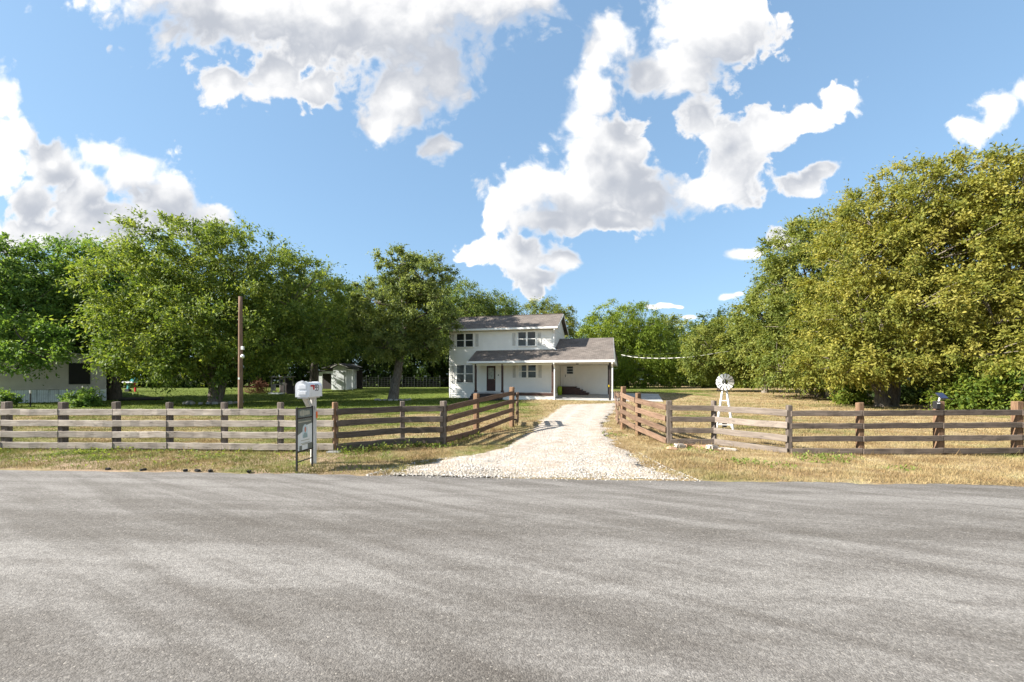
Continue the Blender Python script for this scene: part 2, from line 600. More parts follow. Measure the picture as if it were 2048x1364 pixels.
# ------------------------------------------------------------------ road
def make_asphalt():
    m, nt = new_mat('weathered_asphalt')
    pos = nt.add('ShaderNodeNewGeometry').outputs['Position']
    rot = nt.add('ShaderNodeVectorRotate', rotation_type='Z_AXIS')
    nt.l.new(pos, rot.inputs['Vector'])
    rot.inputs['Angle'].default_value = math.atan(-road_slope)
    p = rot.outputs[0]
    st = nt.vec('MULTIPLY', p, (0.09, 1.25, 1.0))
    streak = nt.noise(st, 1.5, 5, 0.62, 0.4)
    stb = nt.vec('MULTIPLY', p, (0.5, 1.6, 1.0))
    streak2 = nt.noise(stb, 2.2, 5, 0.65, 0.6)
    # wheel paths polished paler along the road
    sp = nt.add('ShaderNodeSeparateXYZ')
    nt.l.new(p, sp.inputs[0])
    yy = sp.outputs[1]
    wv = nt.math('ADD', nt.math('MULTIPLY', nt.math('SINE', nt.math('MULTIPLY', yy, 2.3)), 0.07), nt.math('MULTIPLY', streak, 0.75))
    f = nt.math('MULTIPLY_ADD', streak2, 0.5, wv)
    diag = nt.add('ShaderNodeVectorRotate', rotation_type='Z_AXIS')
    nt.l.new(p, diag.inputs['Vector'])
    diag.inputs['Angle'].default_value = math.radians(28)
    swath = nt.noise(nt.vec('MULTIPLY', diag.outputs[0], (0.13, 2.0, 1)), 1.5, 5, 0.6, 0.7)
    f = nt.math('MULTIPLY_ADD', swath, 0.55, nt.math('MULTIPLY', f, 0.70))
    agg = nt.noise(p, 120.0, 4, 0.7)
    agg2 = nt.noise(p, 36.0, 3, 0.65)
    vor = nt.add('ShaderNodeTexVoronoi')
    nt.put(vor.inputs['Vector'], p)
    vor.inputs['Scale'].default_value = 105.0
    chip = nt.add('ShaderNodeSeparateColor')
    nt.l.new(vor.outputs['Color'], chip.inputs[0])
    base = nt.ramp(f, [(0.50, (0.098, 0.090, 0.081)), (0.64, (0.124, 0.116, 0.107)), (0.73, (0.152, 0.144, 0.135)), (0.84, (0.20, 0.192, 0.182))])
    c = nt.mix(nt.smooth(chip.outputs[0], 0.0, 1.0), nt.mix(1.0, base, (0.80, 0.79, 0.78), 'MULTIPLY'), nt.mix(1.0, base, (1.18, 1.175, 1.165), 'MULTIPLY'))
    c = nt.mix(nt.smooth(agg2, 0.35, 0.68), nt.mix(1.0, c, (0.80, 0.79, 0.78), 'MULTIPLY'), nt.mix(1.0, c, (1.14, 1.13, 1.12), 'MULTIPLY'))
    c = nt.mix(nt.smooth(chip.outputs[1], 0.98, 0.99, 0, 0.5), c, (0.36, 0.33, 0.29))
    c = nt.mix(nt.smooth(agg, 0.56, 0.74, 0, 0.6), c, (0.06, 0.053, 0.047))
    oil = nt.smooth(nt.noise(nt.vec('MULTIPLY', p, (0.6, 1.4, 1)), 1.1, 3, 0.5), 0.70, 0.78, 0, 0.3)
    c = nt.mix(oil, c, (0.085, 0.072, 0.06))
    hgt = nt.math('ADD', nt.math('MULTIPLY', vor.outputs['Distance'], -0.8), agg)
    finish(nt, c, 0.9, hgt, 0.5, 0.008, spec=0.22)
    return m


M_ROAD = make_asphalt()
rx = np.concatenate([np.linspace(-400, -22, 30), np.arange(-21.9, 22, 0.11), np.linspace(22.1, 400, 30)])
jit = 0.045 * np.sin(rx * 3.1) + 0.03 * np.sin(rx * 8.7 + 1) + rng.normal(0, 0.022, len(rx))
rows = []
for t in (0.0, 0.15, 1.5, 3.2, 5.0, 6.6):
    yl = road_edge(rx) - t
    if t == 0: yl = yl + jit
    if t == 6.6: yl = yl - jit
    crown = 0.02 + 0.05 * math.sin(math.pi * min(1, t / 6.6))
    zl = np.full_like(rx, crown if t not in (0.0, 6.6) else 0.008)
    rows.append(np.stack([rx, yl, zl - 0.02], -1))
V = np.concatenate(rows)
n = len(rx)
fcs = np.concatenate([np.stack([np.arange(n - 1) + (k + 1) * n, np.arange(1, n) + (k + 1) * n, np.arange(1, n) + k * n, np.arange(n - 1) + k * n], -1) for k in range(len(rows) - 1)])
road = np_mesh('road', V, fcs, M_ROAD, smooth=True)
tag(road, kind='structure')

# ------------------------------------------------------------------ driveway
DL = [(770, 948), (872, 922), (961, 909), (1008, 895), (1041, 878), (1067, 860), (1081, 843), (1111, 822), (1128, 810)]
DR = [(1350, 955), (1298, 932), (1264, 908), (1232, 893), (1213, 863), (1208, 848), (1223, 829), (1232, 818), (1234, 807)]
dl = np.array([list(at(*q)) for q in DL])
dr = np.array([list(at(*q)) for q in DR])
dl[0, 1] = road_edge(dl[0, 0]) + 0.0
dr[0, 1] = road_edge(dr[0, 0]) + 0.0


def resample(a, m):
    d = np.concatenate([[0], np.cumsum(np.linalg.norm(np.diff(a[:, :2], axis=0), axis=1))])
    t = np.linspace(0, d[-1], m)
    return np.stack([np.interp(t, d, a[:, k]) for k in range(3)], -1)


MD = 150
a_, b_ = resample(dl, MD), resample(dr, MD)
DRIVE_POLY = np.concatenate([a_[:, :2], b_[::-1, :2]])
across = 26
vv = []
for i in range(MD):
    w = np.linalg.norm(b_[i] - a_[i])
    lo = rng.normal(0, 0.09) + 0.10 * math.sin(i * 0.31) + 0.08 * math.sin(i * 0.83 + 1)
    hi = rng.normal(0, 0.09) + 0.10 * math.sin(i * 0.27 + 2) + 0.08 * math.sin(i * 0.71)
    for j in range(across):
        s = j / (across - 1)
        s2 = s + (lo / w if j == 0 else 0) + (hi / w if j == across - 1 else 0)
        p = a_[i] * (1 - s2) + b_[i] * s2
        ed = min(s, 1 - s)
        rut = -0.012 * (math.exp(-((s - .3) / .07) ** 2) + math.exp(-((s - .7) / .07) ** 2))
        hump = 0.03 * min(1, ed / 0.08) * min(1, i / 6) + rut + rng.normal(0, 0.004)
        vv.append((p[0], p[1], float(gz(p[0], p[1])) + 0.004 + max(0, hump)))
idx = np.arange(MD * across).reshape(MD, across)
fcs = np.stack([idx[:-1, :-1], idx[:-1, 1:], idx[1:, 1:], idx[1:, :-1]], -1).reshape(-1, 4)


def make_gravel_mat():
    m, nt = new_mat('crushed_limestone')
    pos = nt.add('ShaderNodeNewGeometry').outputs['Position']
    flat = nt.vec('MULTIPLY', pos, (1, 1, 0))
    v = nt.add('ShaderNodeTexVoronoi')
    nt.put(v.inputs['Vector'], flat)
    v.inputs['Scale'].default_value = 24.0
    sp = nt.add('ShaderNodeSeparateColor')
    nt.l.new(v.outputs['Color'], sp.inputs[0])
    big = nt.noise(flat, 1.1, 5, 0.65)
    dirt = nt.ramp(big, [(0.3, (0.245, 0.195, 0.15)), (0.5, (0.345, 0.285, 0.225)), (0.7, (0.415, 0.355, 0.29))])
    stone = nt.mix(sp.outputs[0], (0.29, 0.265, 0.235), (0.50, 0.47, 0.43))
    c = nt.mix(nt.smooth(nt.noise(flat, 3.0, 4, 0.6), 0.42, 0.62, 0.15, 0.85), dirt, stone)
    rut = nt.add('ShaderNodeAttribute', attribute_name='rut').outputs['Fac']
    rf_ = nt.math('MULTIPLY', rut, nt.smooth(nt.noise(flat, 1.6, 4, 0.6), 0.3, 0.6, 0.25, 0.85))
    packed = nt.mix(nt.smooth(nt.noise(flat, 7.0, 5, 0.65), 0.35, 0.65), (0.36, 0.32, 0.28), (0.47, 0.435, 0.39))
    c = nt.mix(rf_, c, packed)
    mid = nt.math('MULTIPLY', nt.smooth(nt.noise(flat, 1.0, 4, 0.65), 0.55, 0.68, 0, 0.5), nt.math('SUBTRACT', 1.0, nt.math('MINIMUM', rut, 1.0)))
    c = nt.mix(mid, c, (0.25, 0.205, 0.15))
    h = nt.math('ADD', nt.math('MULTIPLY', v.outputs['Distance'], -1.0), nt.math('MULTIPLY', nt.noise(flat, 60, 3, .6), 0.4))
    finish(nt, c, 0.95, h, 0.8, 0.03, spec=0.15)
    return m


M_GRAVEL = make_gravel_mat()
sx_ = np.tile(np.linspace(0, 1, across), MD)
rutw = np.exp(-((sx_ - .32) / .085) ** 2) + np.exp(-((sx_ - .68) / .085) ** 2)
rutw = rutw * np.repeat(np.clip((np.arange(MD) - 14) / 30.0, 0, 1), across)
drive = np_mesh('driveway', np.array(vv), fcs, M_GRAVEL, smooth=True, attr={'rut': rutw})
tag(drive, kind='structure')

def make_stone_mat():
    m, nt = new_mat('loose_gravel')
    r = nt.add('ShaderNodeAttribute', attribute_name='tint').outputs['Fac']
    c = nt.ramp(r, [(0.0, (0.22, 0.19, 0.155)), (0.45, (0.36, 0.335, 0.30)), (1.0, (0.54, 0.515, 0.475))])
    finish(nt, c, 0.92, nt.noise(nt.add('ShaderNodeTexCoord').outputs['Object'], 60, 3, .6), 0.4, 0.01, spec=0.15)
    return m


M_GSTONE = make_stone_mat()
M_STONE = plain('loose_limestone', (0.50, 0.465, 0.41), 0.92, 0.2, 9.0, spec=0.15, bump=0.5)
# loose stones, thick on the apron by the road: one uncountable mass
ico_v = np.array([(0, 0, 1), (.894, 0, .447), (.276, .851, .447), (-.724, .526, .447), (-.724, -.526, .447), (.276, -.851, .447),
                  (.724, .526, -.447), (-.276, .851, -.447), (-.894, 0, -.447), (-.276, -.851, -.447), (.724, -.526, -.447), (0, 0, -1)])
ico_f = np.array([(0, 1, 2), (0, 2, 3), (0, 3, 4), (0, 4, 5), (0, 5, 1), (1, 6, 2), (2, 7, 3), (3, 8, 4), (4, 9, 5), (5, 10, 1),
                  (2, 6, 7), (3, 7, 8), (4, 8, 9), (5, 9, 10), (1, 10, 6), (11, 7, 6), (11, 8, 7), (11, 9, 8), (11, 10, 9), (11, 6, 10)])


def inside_poly(x, y, poly):
    c = np.zeros(len(x), bool)
    j = len(poly) - 1
    for i in range(len(poly)):
        xi, yi = poly[i]
        xj, yj = poly[j]
        cond = ((yi > y) != (yj > y)) & (x < (xj - xi) * (y - yi) / (yj - yi + 1e-12) + xi)
        c ^= cond
        j = i
    return c


def scatter_stones():
    t = np.concatenate([rng.beta(0.8, 8.0, 15000), rng.uniform(0, 1, 5000)])
    s = 0.5 + np.clip(rng.normal(0, 0.27, len(t)), -.56, .56)
    k = t * (MD - 1)
    i0 = np.clip(k.astype(int), 0, MD - 2)
    fr = (k - i0)[:, None]
    A = a_[i0] * (1 - fr) + a_[i0 + 1] * fr
    B = b_[i0] * (1 - fr) + b_[i0 + 1] * fr
    p = A * (1 - s[:, None]) + B * s[:, None]
    p[:, 1] += np.where(t < .05, rng.normal(0, 0.09, len(t)), 0)
    # a few kicked onto the asphalt
    ex = 130
    pe = np.stack([rng.uniform(-2.6, 3.2, ex), np.zeros(ex), np.zeros(ex)], -1)
    pe[:, 1] = road_edge(pe[:, 0]) - rng.exponential(0.25, ex)
    p = np.concatenate([p, pe])
    nn = len(p)
    near = np.concatenate([np.clip(1 - t * 5, 0, 1), np.zeros(ex)])
    r = (0.0045 + 0.0085 * rng.random(nn) ** 2.5) * (1 + 0.35 * near)
    z = gz(p[:, 0], p[:, 1]) + 0.022 * np.clip(np.concatenate([np.minimum(np.minimum(s, 1 - s) / .08, t * 25), np.zeros(ex)]), 0, 1) + 0.004 + np.where(p[:, 1] < road_edge(p[:, 0]), 0.0, 0.0)
    sc3 = np.stack([r * rng.uniform(.8, 1.5, nn), r * rng.uniform(.8, 1.5, nn), r * rng.uniform(.5, .9, nn)], -1)
    a = rng.uniform(0, 6.28, nn)
    base = ico_v[None] * (1 + rng.normal(0, 0.14, (nn, 12, 1)))
    v = base * sc3[:, None, :]
    ca, sa = np.cos(a)[:, None], np.sin(a)[:, None]
    vx = v[..., 0] * ca - v[..., 1] * sa
    vy = v[..., 0] * sa + v[..., 1] * ca
    V = np.stack([vx + p[:, None, 0], vy + p[:, None, 1], v[..., 2] + z[:, None]], -1).reshape(-1, 3)
    Fc = (ico_f[None] + (np.arange(nn) * 12)[:, None, None]).reshape(-1, 3)
    o = np_mesh('gravel', V, Fc, M_GSTONE, k=3, attr={'tint': np.repeat(np.clip(rng.normal(.55, .25, nn), 0, 1), 12)})
    tag(o, 'loose white limestone gravel thick along the road end of the driveway', 'gravel', kind='stuff')


scatter_stones()

# ------------------------------------------------------------------ house frame of reference
HR = math.radians(-15)
HP = Vector((-5.453, 39.7, 0.0))
HU = Vector((math.cos(HR), math.sin(HR), 0))
HV = Vector((-math.sin(HR), math.cos(HR), 0))


def hw(u, v):
    return HP + HU * u + HV * v


# concrete carport floor and pad
M_CONC = plain('concrete', (0.40, 0.39, 0.37), 0.9, 0.12, 1.6, spec=0.2, bump=0.2)
cu = np.linspace(9.3, 17.6, 20)
cv = np.linspace(-2.15, 4.6, 18)
V = []
for v in cv:
    for u in cu:
        uu = u
        p = hw(uu, v)
        V.append((p.x, p.y, float(gz(p.x, p.y)) + 0.06))
for v in cv:
    for u in cu:
        p = hw(u, v)
        V.append((p.x, p.y, float(gz(p.x, p.y)) - 0.12))
nu, nv_ = len(cu), len(cv)
I = lambda i, j, l=0: l * nu * nv_ + i * nu + j
fs = [(I(i, j), I(i, j + 1), I(i + 1, j + 1), I(i + 1, j)) for i in range(nv_ - 1) for j in range(nu - 1)]
fs += [(I(0, j, 1), I(0, j + 1, 1), I(0, j + 1), I(0, j)) for j in range(nu - 1)]
fs += [(I(i, nu - 1, 1), I(i + 1, nu - 1, 1), I(i + 1, nu - 1), I(i, nu - 1)) for i in range(nv_ - 1)]
slab = mesh_obj('concrete_pad', V, fs, M_CONC)
tag(slab, kind='structure')
PAD_POLY = np.array([list(hw(u, v))[:2] for u, v in ((9.3, -2.15), (17.6, -2.15), (17.6, 4.6), (9.3, 4.6))])
HOUSE_POLY = np.array([list(hw(u, v))[:2] for u, v in ((-0.1, 0), (2.8, 0), (2.8, -3.3), (5.4, -3.3), (5.4, -2.1), (9.6, -2.1), (9.6, 6), (-0.1, 6))])

# ------------------------------------------------------------------ house
def lapmat(name, col):
    m, nt = new_mat(name)
    tc = nt.add('ShaderNodeTexCoord').outputs['Object']
    n = nt.noise(tc, 1.3, 5, 0.6)
    st = nt.noise(nt.vec('MULTIPLY', tc, (3, 3, 0.5)), 2.5, 4, 0.6)
    c = nt.mix(nt.smooth(n, 0.3, 0.75), tuple(q * 0.93 for q in col), col)
    c = nt.mix(nt.smooth(st, 0.55, 0.8, 0, 0.18), c, (0.55, 0.52, 0.46))
    finish(nt, c, 0.6, nt.noise(nt.vec('MULTIPLY', tc, (1, 1, 9)), 12, 3, .6), 0.08, 0.004, spec=0.3)
    return m


M_SIDING = lapmat('white_painted_siding', (0.86, 0.835, 0.785))
M_TRIM = plain('white_trim_paint', (0.86, 0.84, 0.80), 0.5, 0.05, 3.0, bump=0.05)
M_SHUTTER = plain('pale_grey_shutter_paint', (0.60, 0.585, 0.55), 0.55, 0.06, 4.0, bump=0.05)
M_BROWN = plain('dark_brown_stained_wood', (0.060, 0.026, 0.018), 0.55, 0.2, 5.0, bump=0.2)
M_DOOR = plain('maroon_door_paint', (0.045, 0.011, 0.010), 0.4, 0.12, 3.0, bump=0.05)
M_DARKWOOD = plain('near_black_stained_wood', (0.030, 0.022, 0.020), 0.6, 0.2, 5.0, bump=0.2)
M_SOFFIT = plain('cream_soffit', (0.68, 0.62, 0.52), 0.7, 0.06, 2.0, bump=0.05)
M_METALW = plain('white_gutter_metal', (0.80, 0.80, 0.79), 0.35, 0.05, 2.0, bump=0.03)
M_BLACK = plain('black_metal', (0.018, 0.018, 0.019), 0.45, 0.2, 6.0, spec=0.4)
M_CURTAIN = plain('pale_curtain', (0.62, 0.64, 0.64), 0.9, 0.1, 4.0)
M_LIME = plain('lime_plastic', (0.30, 0.42, 0.02), 0.4, 0.08, 3.0)
M_YELLOW = plain('yellow_tag', (0.75, 0.52, 0.03), 0.5, 0.08, 3.0)


def make_glass():
    m, nt = new_mat('window_glass')
    tc = nt.add('ShaderNodeTexCoord').outputs['Object']
    n = nt.noise(tc, 1.2, 3, 0.5)
    c = nt.mix(nt.smooth(n, 0.35, 0.65), (0.012, 0.014, 0.014), (0.05, 0.056, 0.055))
    finish(nt, c, 0.06, nt.noise(tc, 2.0, 2, .5), 0.03, 0.01, spec=0.45)
    return m


M_GLASS = make_glass()


def make_shingle():
    m, nt = new_mat('asphalt_shingles')
    tc = nt.add('ShaderNodeTexCoord').outputs['Object']
    sp = nt.add('ShaderNodeSeparateXYZ')
    nt.l.new(tc, sp.inputs[0])
    cm = nt.add('ShaderNodeCombineXYZ')
    nt.l.new(sp.outputs[0], cm.inputs[0])
    nt.l.new(nt.math('MULTIPLY', sp.outputs[1], 1.12), cm.inputs[1])
    br = nt.add('ShaderNodeTexBrick')
    nt.l.new(cm.outputs[0], br.inputs['Vector'])
    br.inputs['Color1'].default_value = (0.118, 0.103, 0.094, 1)
    br.inputs['Color2'].default_value = (0.172, 0.152, 0.138, 1)
    br.inputs['Mortar'].default_value = (0.07, 0.056, 0.05, 1)
    br.inputs['Scale'].default_value = 1.0
    br.inputs['Mortar Size'].default_value = 0.008
    br.inputs['Brick Width'].default_value = 0.32
    br.inputs['Row Height'].default_value = 0.14
    n = nt.noise(tc, 1.0, 5, 0.6)
    c = nt.mix(nt.smooth(n, 0.3, 0.7), nt.mix(1.0, br.outputs['Color'], (0.85, 0.84, 0.83), 'MULTIPLY'), nt.mix(1.0, br.outputs['Color'], (1.15, 1.13, 1.1), 'MULTIPLY'))
    finish(nt, c, 0.95, nt.math('MULTIPLY_ADD', br.outputs['Fac'], -1.0, nt.noise(tc, 40, 3, .6)), 0.5, 0.012, spec=0.15)
    return m


M_SHINGLE = make_shingle()

house = empty('farmhouse', HP, HR)
tag(house, 'white two-storey farmhouse with front porch and attached carport at the end of the drive', 'house')


def lap_wall(name, mat, parent, bounds, z0, z1, axis='u', plane=0.0, sgn=-1, step=0.19, back=0.10):
    """lapped siding as real courses; bounds(z) gives the run (lo, hi) at that height"""
    v, f = [], []
    z = z0
    while z < z1 - 1e-4:
        zt = min(z + step, z1)
        lo0, hi0 = bounds(z)
        lo1, hi1 = bounds(zt)
        b = len(v)
        for (s, zz, d) in ((lo0, z, 0.030), (hi0, z, 0.030), (hi1, zt, 0.004), (lo1, zt, 0.004), (lo0, z, 0.0), (hi0, z, 0.0)):
            v.append((s, plane + sgn * d, zz) if axis == 'u' else (plane - sgn * d, s, zz))
        q = [(b, b + 1, b + 2, b + 3), (b + 4, b + 5, b + 1, b)]
        f += q
        z = zt
    # a solid core behind the boards
    b = len(v)
    pts = []
    lo0, hi0 = bounds(z0)
    lo1, hi1 = bounds(z1)
    for d in (0.0, back):
        for (s, zz) in ((lo0, z0), (hi0, z0), (hi1, z1), (lo1, z1)):
            v.append((s, plane - sgn * d, zz) if axis == 'u' else (plane + sgn * d, s, zz))
    for q in ((0, 1, 2, 3), (4, 7, 6, 5), (0, 4, 5, 1), (1, 5, 6, 2), (2, 6, 7, 3), (3, 7, 4, 0)):
        f.append(tuple(b + i for i in q))
    return mesh_obj(name, v, f, mat, parent)


DEPTH = 5.6
UW = 9.25
lap_wall('front_wall', M_SIDING, house, lambda z: (0, UW), 0.0, 5.78, 'u', 0.0)
# right side: full-height rectangle plus gable
RIDGE_V, RIDGE_Z, EAVE_Z = DEPTH / 2, 7.38, 5.90


def gable(z):
    if z <= 5.78: return (0.1, DEPTH)
    t = min(1, (z - 5.78) / (RIDGE_Z - 0.08 - 5.78))
    return (0.1 + t * (DEPTH / 2 - 0.14), DEPTH - t * (DEPTH / 2 - 0.04))


lap_wall('side_wall', M_SIDING, house, gable, 0.0, 5.78, 'v', UW, -1)
lap_wall('gable_wall', M_SIDING, house, gable, 5.78, RIDGE_Z - 0.1, 'v', UW, -1)
MB().box(0.0, 0.1, 0.1, DEPTH, 0, 5.78).build('side_wall', M_SIDING, house)
MB().prism([(0.0, 0.1, 5.78), (0.0, DEPTH, 5.78), (0.0, DEPTH / 2, RIDGE_Z - 0.1)], (0.1, 0, 0)).build('gable_wall', M_SIDING, house)
MB().box(0.1, UW - 0.1, DEPTH - 0.1, DEPTH, 0, 5.78).build('back_wall', M_SIDING, house)
for u0, u1 in ((-0.02, 0.09), (UW - 0.12, UW + 0.025)):
    MB().box(u0, u1, -0.038, 0.0 if u0 < 1 else 0.085, 0.0, 5.76).build('corner_board', M_TRIM, house)

# upper roof: two slopes
ov = 0.42
sl = (RIDGE_Z - EAVE_Z) / (RIDGE_V + ov)
for nm, v0 in (('front', -ov), ('back', DEPTH + ov)):
    MB().prism([(-0.32, v0, EAVE_Z), (UW + 0.32, v0, EAVE_Z), (UW + 0.32, RIDGE_V, RIDGE_Z), (-0.32, RIDGE_V, RIDGE_Z)], (0, 0, 0.09)).build('roof_slope', M_SHINGLE, house)
MB().beam((-0.3, RIDGE_V, RIDGE_Z + 0.10), (UW + 0.3, RIDGE_V, RIDGE_Z + 0.10), 0.22, 0.03).build('ridge_cap', M_SHINGLE, house)
MB().box(-0.33, UW + 0.33, -ov - 0.11, -ov + 0.005, EAVE_Z - 0.07, EAVE_Z + 0.075).build('gutter', M_METALW, house)
MB().box(-0.30, UW + 0.30, -ov + 0.012, 0.0, EAVE_Z - 0.10, EAVE_Z - 0.06).build('soffit', M_SOFFIT, house)
for u0 in (-0.34, UW + 0.325):
    for v0 in (-ov, DEPTH + ov):
        MB().prism([(u0, v0, EAVE_Z - 0.10), (u0, v0, EAVE_Z + 0.07), (u0, RIDGE_V, RIDGE_Z + 0.07), (u0, RIDGE_V, RIDGE_Z - 0.10)], (0.022, 0, 0)).build('rake_board', M_TRIM, house)
# downspout at the right corner of the upper wall
ds = MB()
ds.beam((9.31, -0.46, 5.84), (9.31, -0.46, 5.70), 0.08, 0.06, (0, 1, 0))
ds.beam((9.31, -0.44, 5.72), (9.20, -0.08, 5.45), 0.08, 0.06)
ds.beam((9.20, -0.07, 5.47), (9.20, -0.07, 4.25), 0.08, 0.06, (0, 1, 0))
ds.beam((9.20, -0.07, 4.27), (9.40, -0.25, 4.10), 0.08, 0.06)
ds.build('downspout', M_METALW, house)

# porch and carport roof
PE_V, PE_Z, PSL = -2.35, 3.06, 0.4255
pz = lambda v: PE_Z + PSL * (v - PE_V)
CR_V = 2.55
t = 0.09
MB().prism([(2.58, PE_V, PE_Z), (9.26, PE_V, PE_Z), (9.26, -0.026, pz(-0.026)), (2.50, -0.026, pz(-0.026))], (0, 0, t)).build('porch_roof', M_SHINGLE, house)
MB().prism([(9.263, PE_V, PE_Z), (14.12, PE_V, PE_Z), (13.85, CR_V, pz(CR_V)), (9.285, CR_V, pz(CR_V))], (0, 0, t)).build('carport_roof', M_SHINGLE, house)
MB().prism([(9.285, CR_V + 0.002, pz(CR_V)), (13.85, CR_V + 0.002, pz(CR_V)), (14.12, 7.4, PE_Z), (9.285, 7.4, PE_Z)], (0, 0, t)).build('carport_roof', M_SHINGLE, house)
MB().box(2.55, 14.16, PE_V - 0.12, PE_V - 0.002, PE_Z - 0.08, PE_Z + 0.075).build('gutter', M_METALW, house)
MB().box(2.62, 14.08, PE_V + 0.004, -0.026, PE_Z - 0.14, PE_Z - 0.10).build('soffit', M_SOFFIT, house)
MB().box(9.30, 14.05, -0.02, 7.3, PE_Z - 0.14, PE_Z - 0.10).build('carport_ceiling', M_SOFFIT, house)
MB().prism([(14.125, PE_V, PE_Z - 0.12), (14.125, PE_V, PE_Z + 0.07), (13.86, CR_V, pz(CR_V) + 0.07), (13.86, CR_V, pz(CR_V) - 0.12)], (0.022, 0, 0)).build('rake_board', M_TRIM, house)
MB().prism([(14.0, PE_V + .1, PE_Z - 0.06), (13.80, CR_V, pz(CR_V) - 0.06), (14.0, 7.2, PE_Z - 0.06)], (0.03, 0, 0)).build('gable_wall', M_SIDING, house)

# porch floor, skirts, posts
MB().box(2.85, 9.52, -2.05, -0.03, 0.55, 0.63).build('porch_deck', plain('grey_deck_paint', (0.42, 0.41, 0.40), 0.7, 0.12, 3.0), house)
MB().box(5.42, 9.56, -2.09, -2.052, 0.40, 0.62).build('porch_beam', M_BROWN, house)
MB().box(5.42, 9.50, -2.045, -1.98, 0.0, 0.548).build('porch_skirt', M_SIDING, house)
MB().box(9.45, 9.51, -1.978, -0.03, 0.0, 0.548).build('porch_skirt', M_SIDING, house)
MB().box(2.87, 5.41, -2.04, -1.98, 0.0, 0.548).build('porch_skirt', M_DARKWOOD, house)
for u in (3.1, 5.36, 9.44):
    p = MB().cbox(u - 0.075, u + 0.075, -2.0, -1.85, 0.63, 2.92, 0.01)
    p.cbox(u - 0.11, u + 0.11, -2.035, -1.815, 0.632, 0.80, 0.015)
    p.build('porch_post', M_BROWN, house)
MB().box(2.9, 9.5, -2.0, -1.88, 2.80, 2.915).build('porch_header', M_TRIM, house)
dsp = MB()
dsp.beam((9.60, PE_V - 0.05, 2.98), (9.60, PE_V - 0.05, 2.86), 0.08, 0.07, (0, 1, 0))
dsp.beam((9.60, PE_V - 0.05, 2.88), (9.60, -2.09, 2.55), 0.08, 0.07)
dsp.beam((9.60, -2.09, 2.58), (9.60, -2.09, 0.16), 0.08, 0.07, (0, 1, 0))
dsp.beam((9.60, -2.09, 0.18), (9.60, -2.3, 0.08), 0.08, 0.07)
dsp.build('downspout', M_METALW, house)

# front steps
for k in range(3):
    z1 = 0.53 - 0.155 * k
    v0 = -2.06 - 0.30 * (k + 1)
    MB().box(2.88, 5.40, v0, v0 + 0.297, 0.0, z1).build('step', M_DARKWOOD, house)


def window(u0, u1, z0, z1, curtain=False, v=-0.03):
    """double-hung pair; frame, two sashes with panes"""
    w = empty('window')
    w.parent = house
    fr = MB()
    t = 0.055
    fr.box(u0 - t, u1 + t, v - 0.04, v + 0.012, z1, z1 + t)
    fr.box(u0 - t - 0.03, u1 + t + 0.03, v - 0.06, v + 0.012, z0 - t, z0)
    fr.box(u0 - t, u0, v - 0.04, v + 0.012, z0, z1)
    fr.box(u1, u1 + t, v - 0.04, v + 0.012, z0, z1)
    um = (u0 + u1) / 2
    fr.box(um - 0.055, um + 0.055, v - 0.038, v + 0.012, z0, z1)
    zm = (z0 + z1) / 2
    for a, b in ((u0, um - 0.055), (um + 0.055, u1)):
        fr.box(a, b, v - 0.030, v + 0.012, zm - 0.028, zm + 0.028)
        for k in (a, b - 0.022):
            fr.box(k, k + 0.022, v - 0.028, v + 0.012, z0, zm - 0.028)
            fr.box(k, k + 0.022, v - 0.028, v + 0.012, zm + 0.028, z1)
    fr.build('window_frame', M_TRIM, w)
    for a, b in ((u0, um - 0.055), (um + 0.055, u1)):
        for c, d in ((z0, zm - 0.028), (zm + 0.028, z1)):
            MB().box(a + 0.022, b - 0.022, v - 0.012, v - 0.006, c, d).build('pane', M_GLASS, w)
    if curtain:
        MB().box(u0 + 0.022, u0 + 0.28, v - 0.0155, v - 0.0125, z0, z1).build('curtain', M_CURTAIN, w)


def shutter(u0, u1, z0, z1):
    s = MB()
    v = -0.024
    t = 0.05
    s.box(u0, u1, v - 0.012, v + 0.012, z0, z1)
    zm = (z0 + z1) / 2
    s.box(u0, u0 + t, v - 0.032, v - 0.012, z0, z1)
    s.box(u1 - t, u1, v - 0.032, v - 0.012, z0, z1)
    for a in (z0, zm - t / 2, z1 - t):
        s.box(u0 + t, u1 - t, v - 0.032, v - 0.012, a, a + t)
    for lo, hi in ((z0 + t, zm - t / 2), (zm + t / 2, z1 - t)):
        k = lo + 0.02
        while k < hi - 0.03:
            s.quadbox([(u0 + t, v - 0.026, k), (u1 - t, v - 0.026, k), (u1 - t, v - 0.012, k + 0.012), (u0 + t, v - 0.012, k + 0.012),
                       (u0 + t, v - 0.026, k + 0.008), (u1 - t, v - 0.026, k + 0.008), (u1 - t, v - 0.012, k + 0.022), (u0 + t, v - 0.012, k + 0.022)])
            k += 0.045
    s.build('shutter', M_SHUTTER, house)


window(0.68, 2.20, 4.50, 5.62)
window(6.18, 7.68, 4.49, 5.62)
window(0.70, 2.20, 1.42, 2.92)
window(6.22, 7.72, 1.84, 2.88, True)
for u0, u1, z0, z1 in ((0.17, 0.46, 4.52, 5.62), (2.42, 2.70, 4.52, 5.60), (5.69, 5.96, 4.52, 5.58), (7.87, 8.14, 4.50, 5.55),
                       (0.19, 0.48, 1.40, 2.86), (5.72, 5.99, 1.82, 2.87), (7.92, 8.19, 1.81, 2.86)):
    shutter(u0, u1, z0, z1)

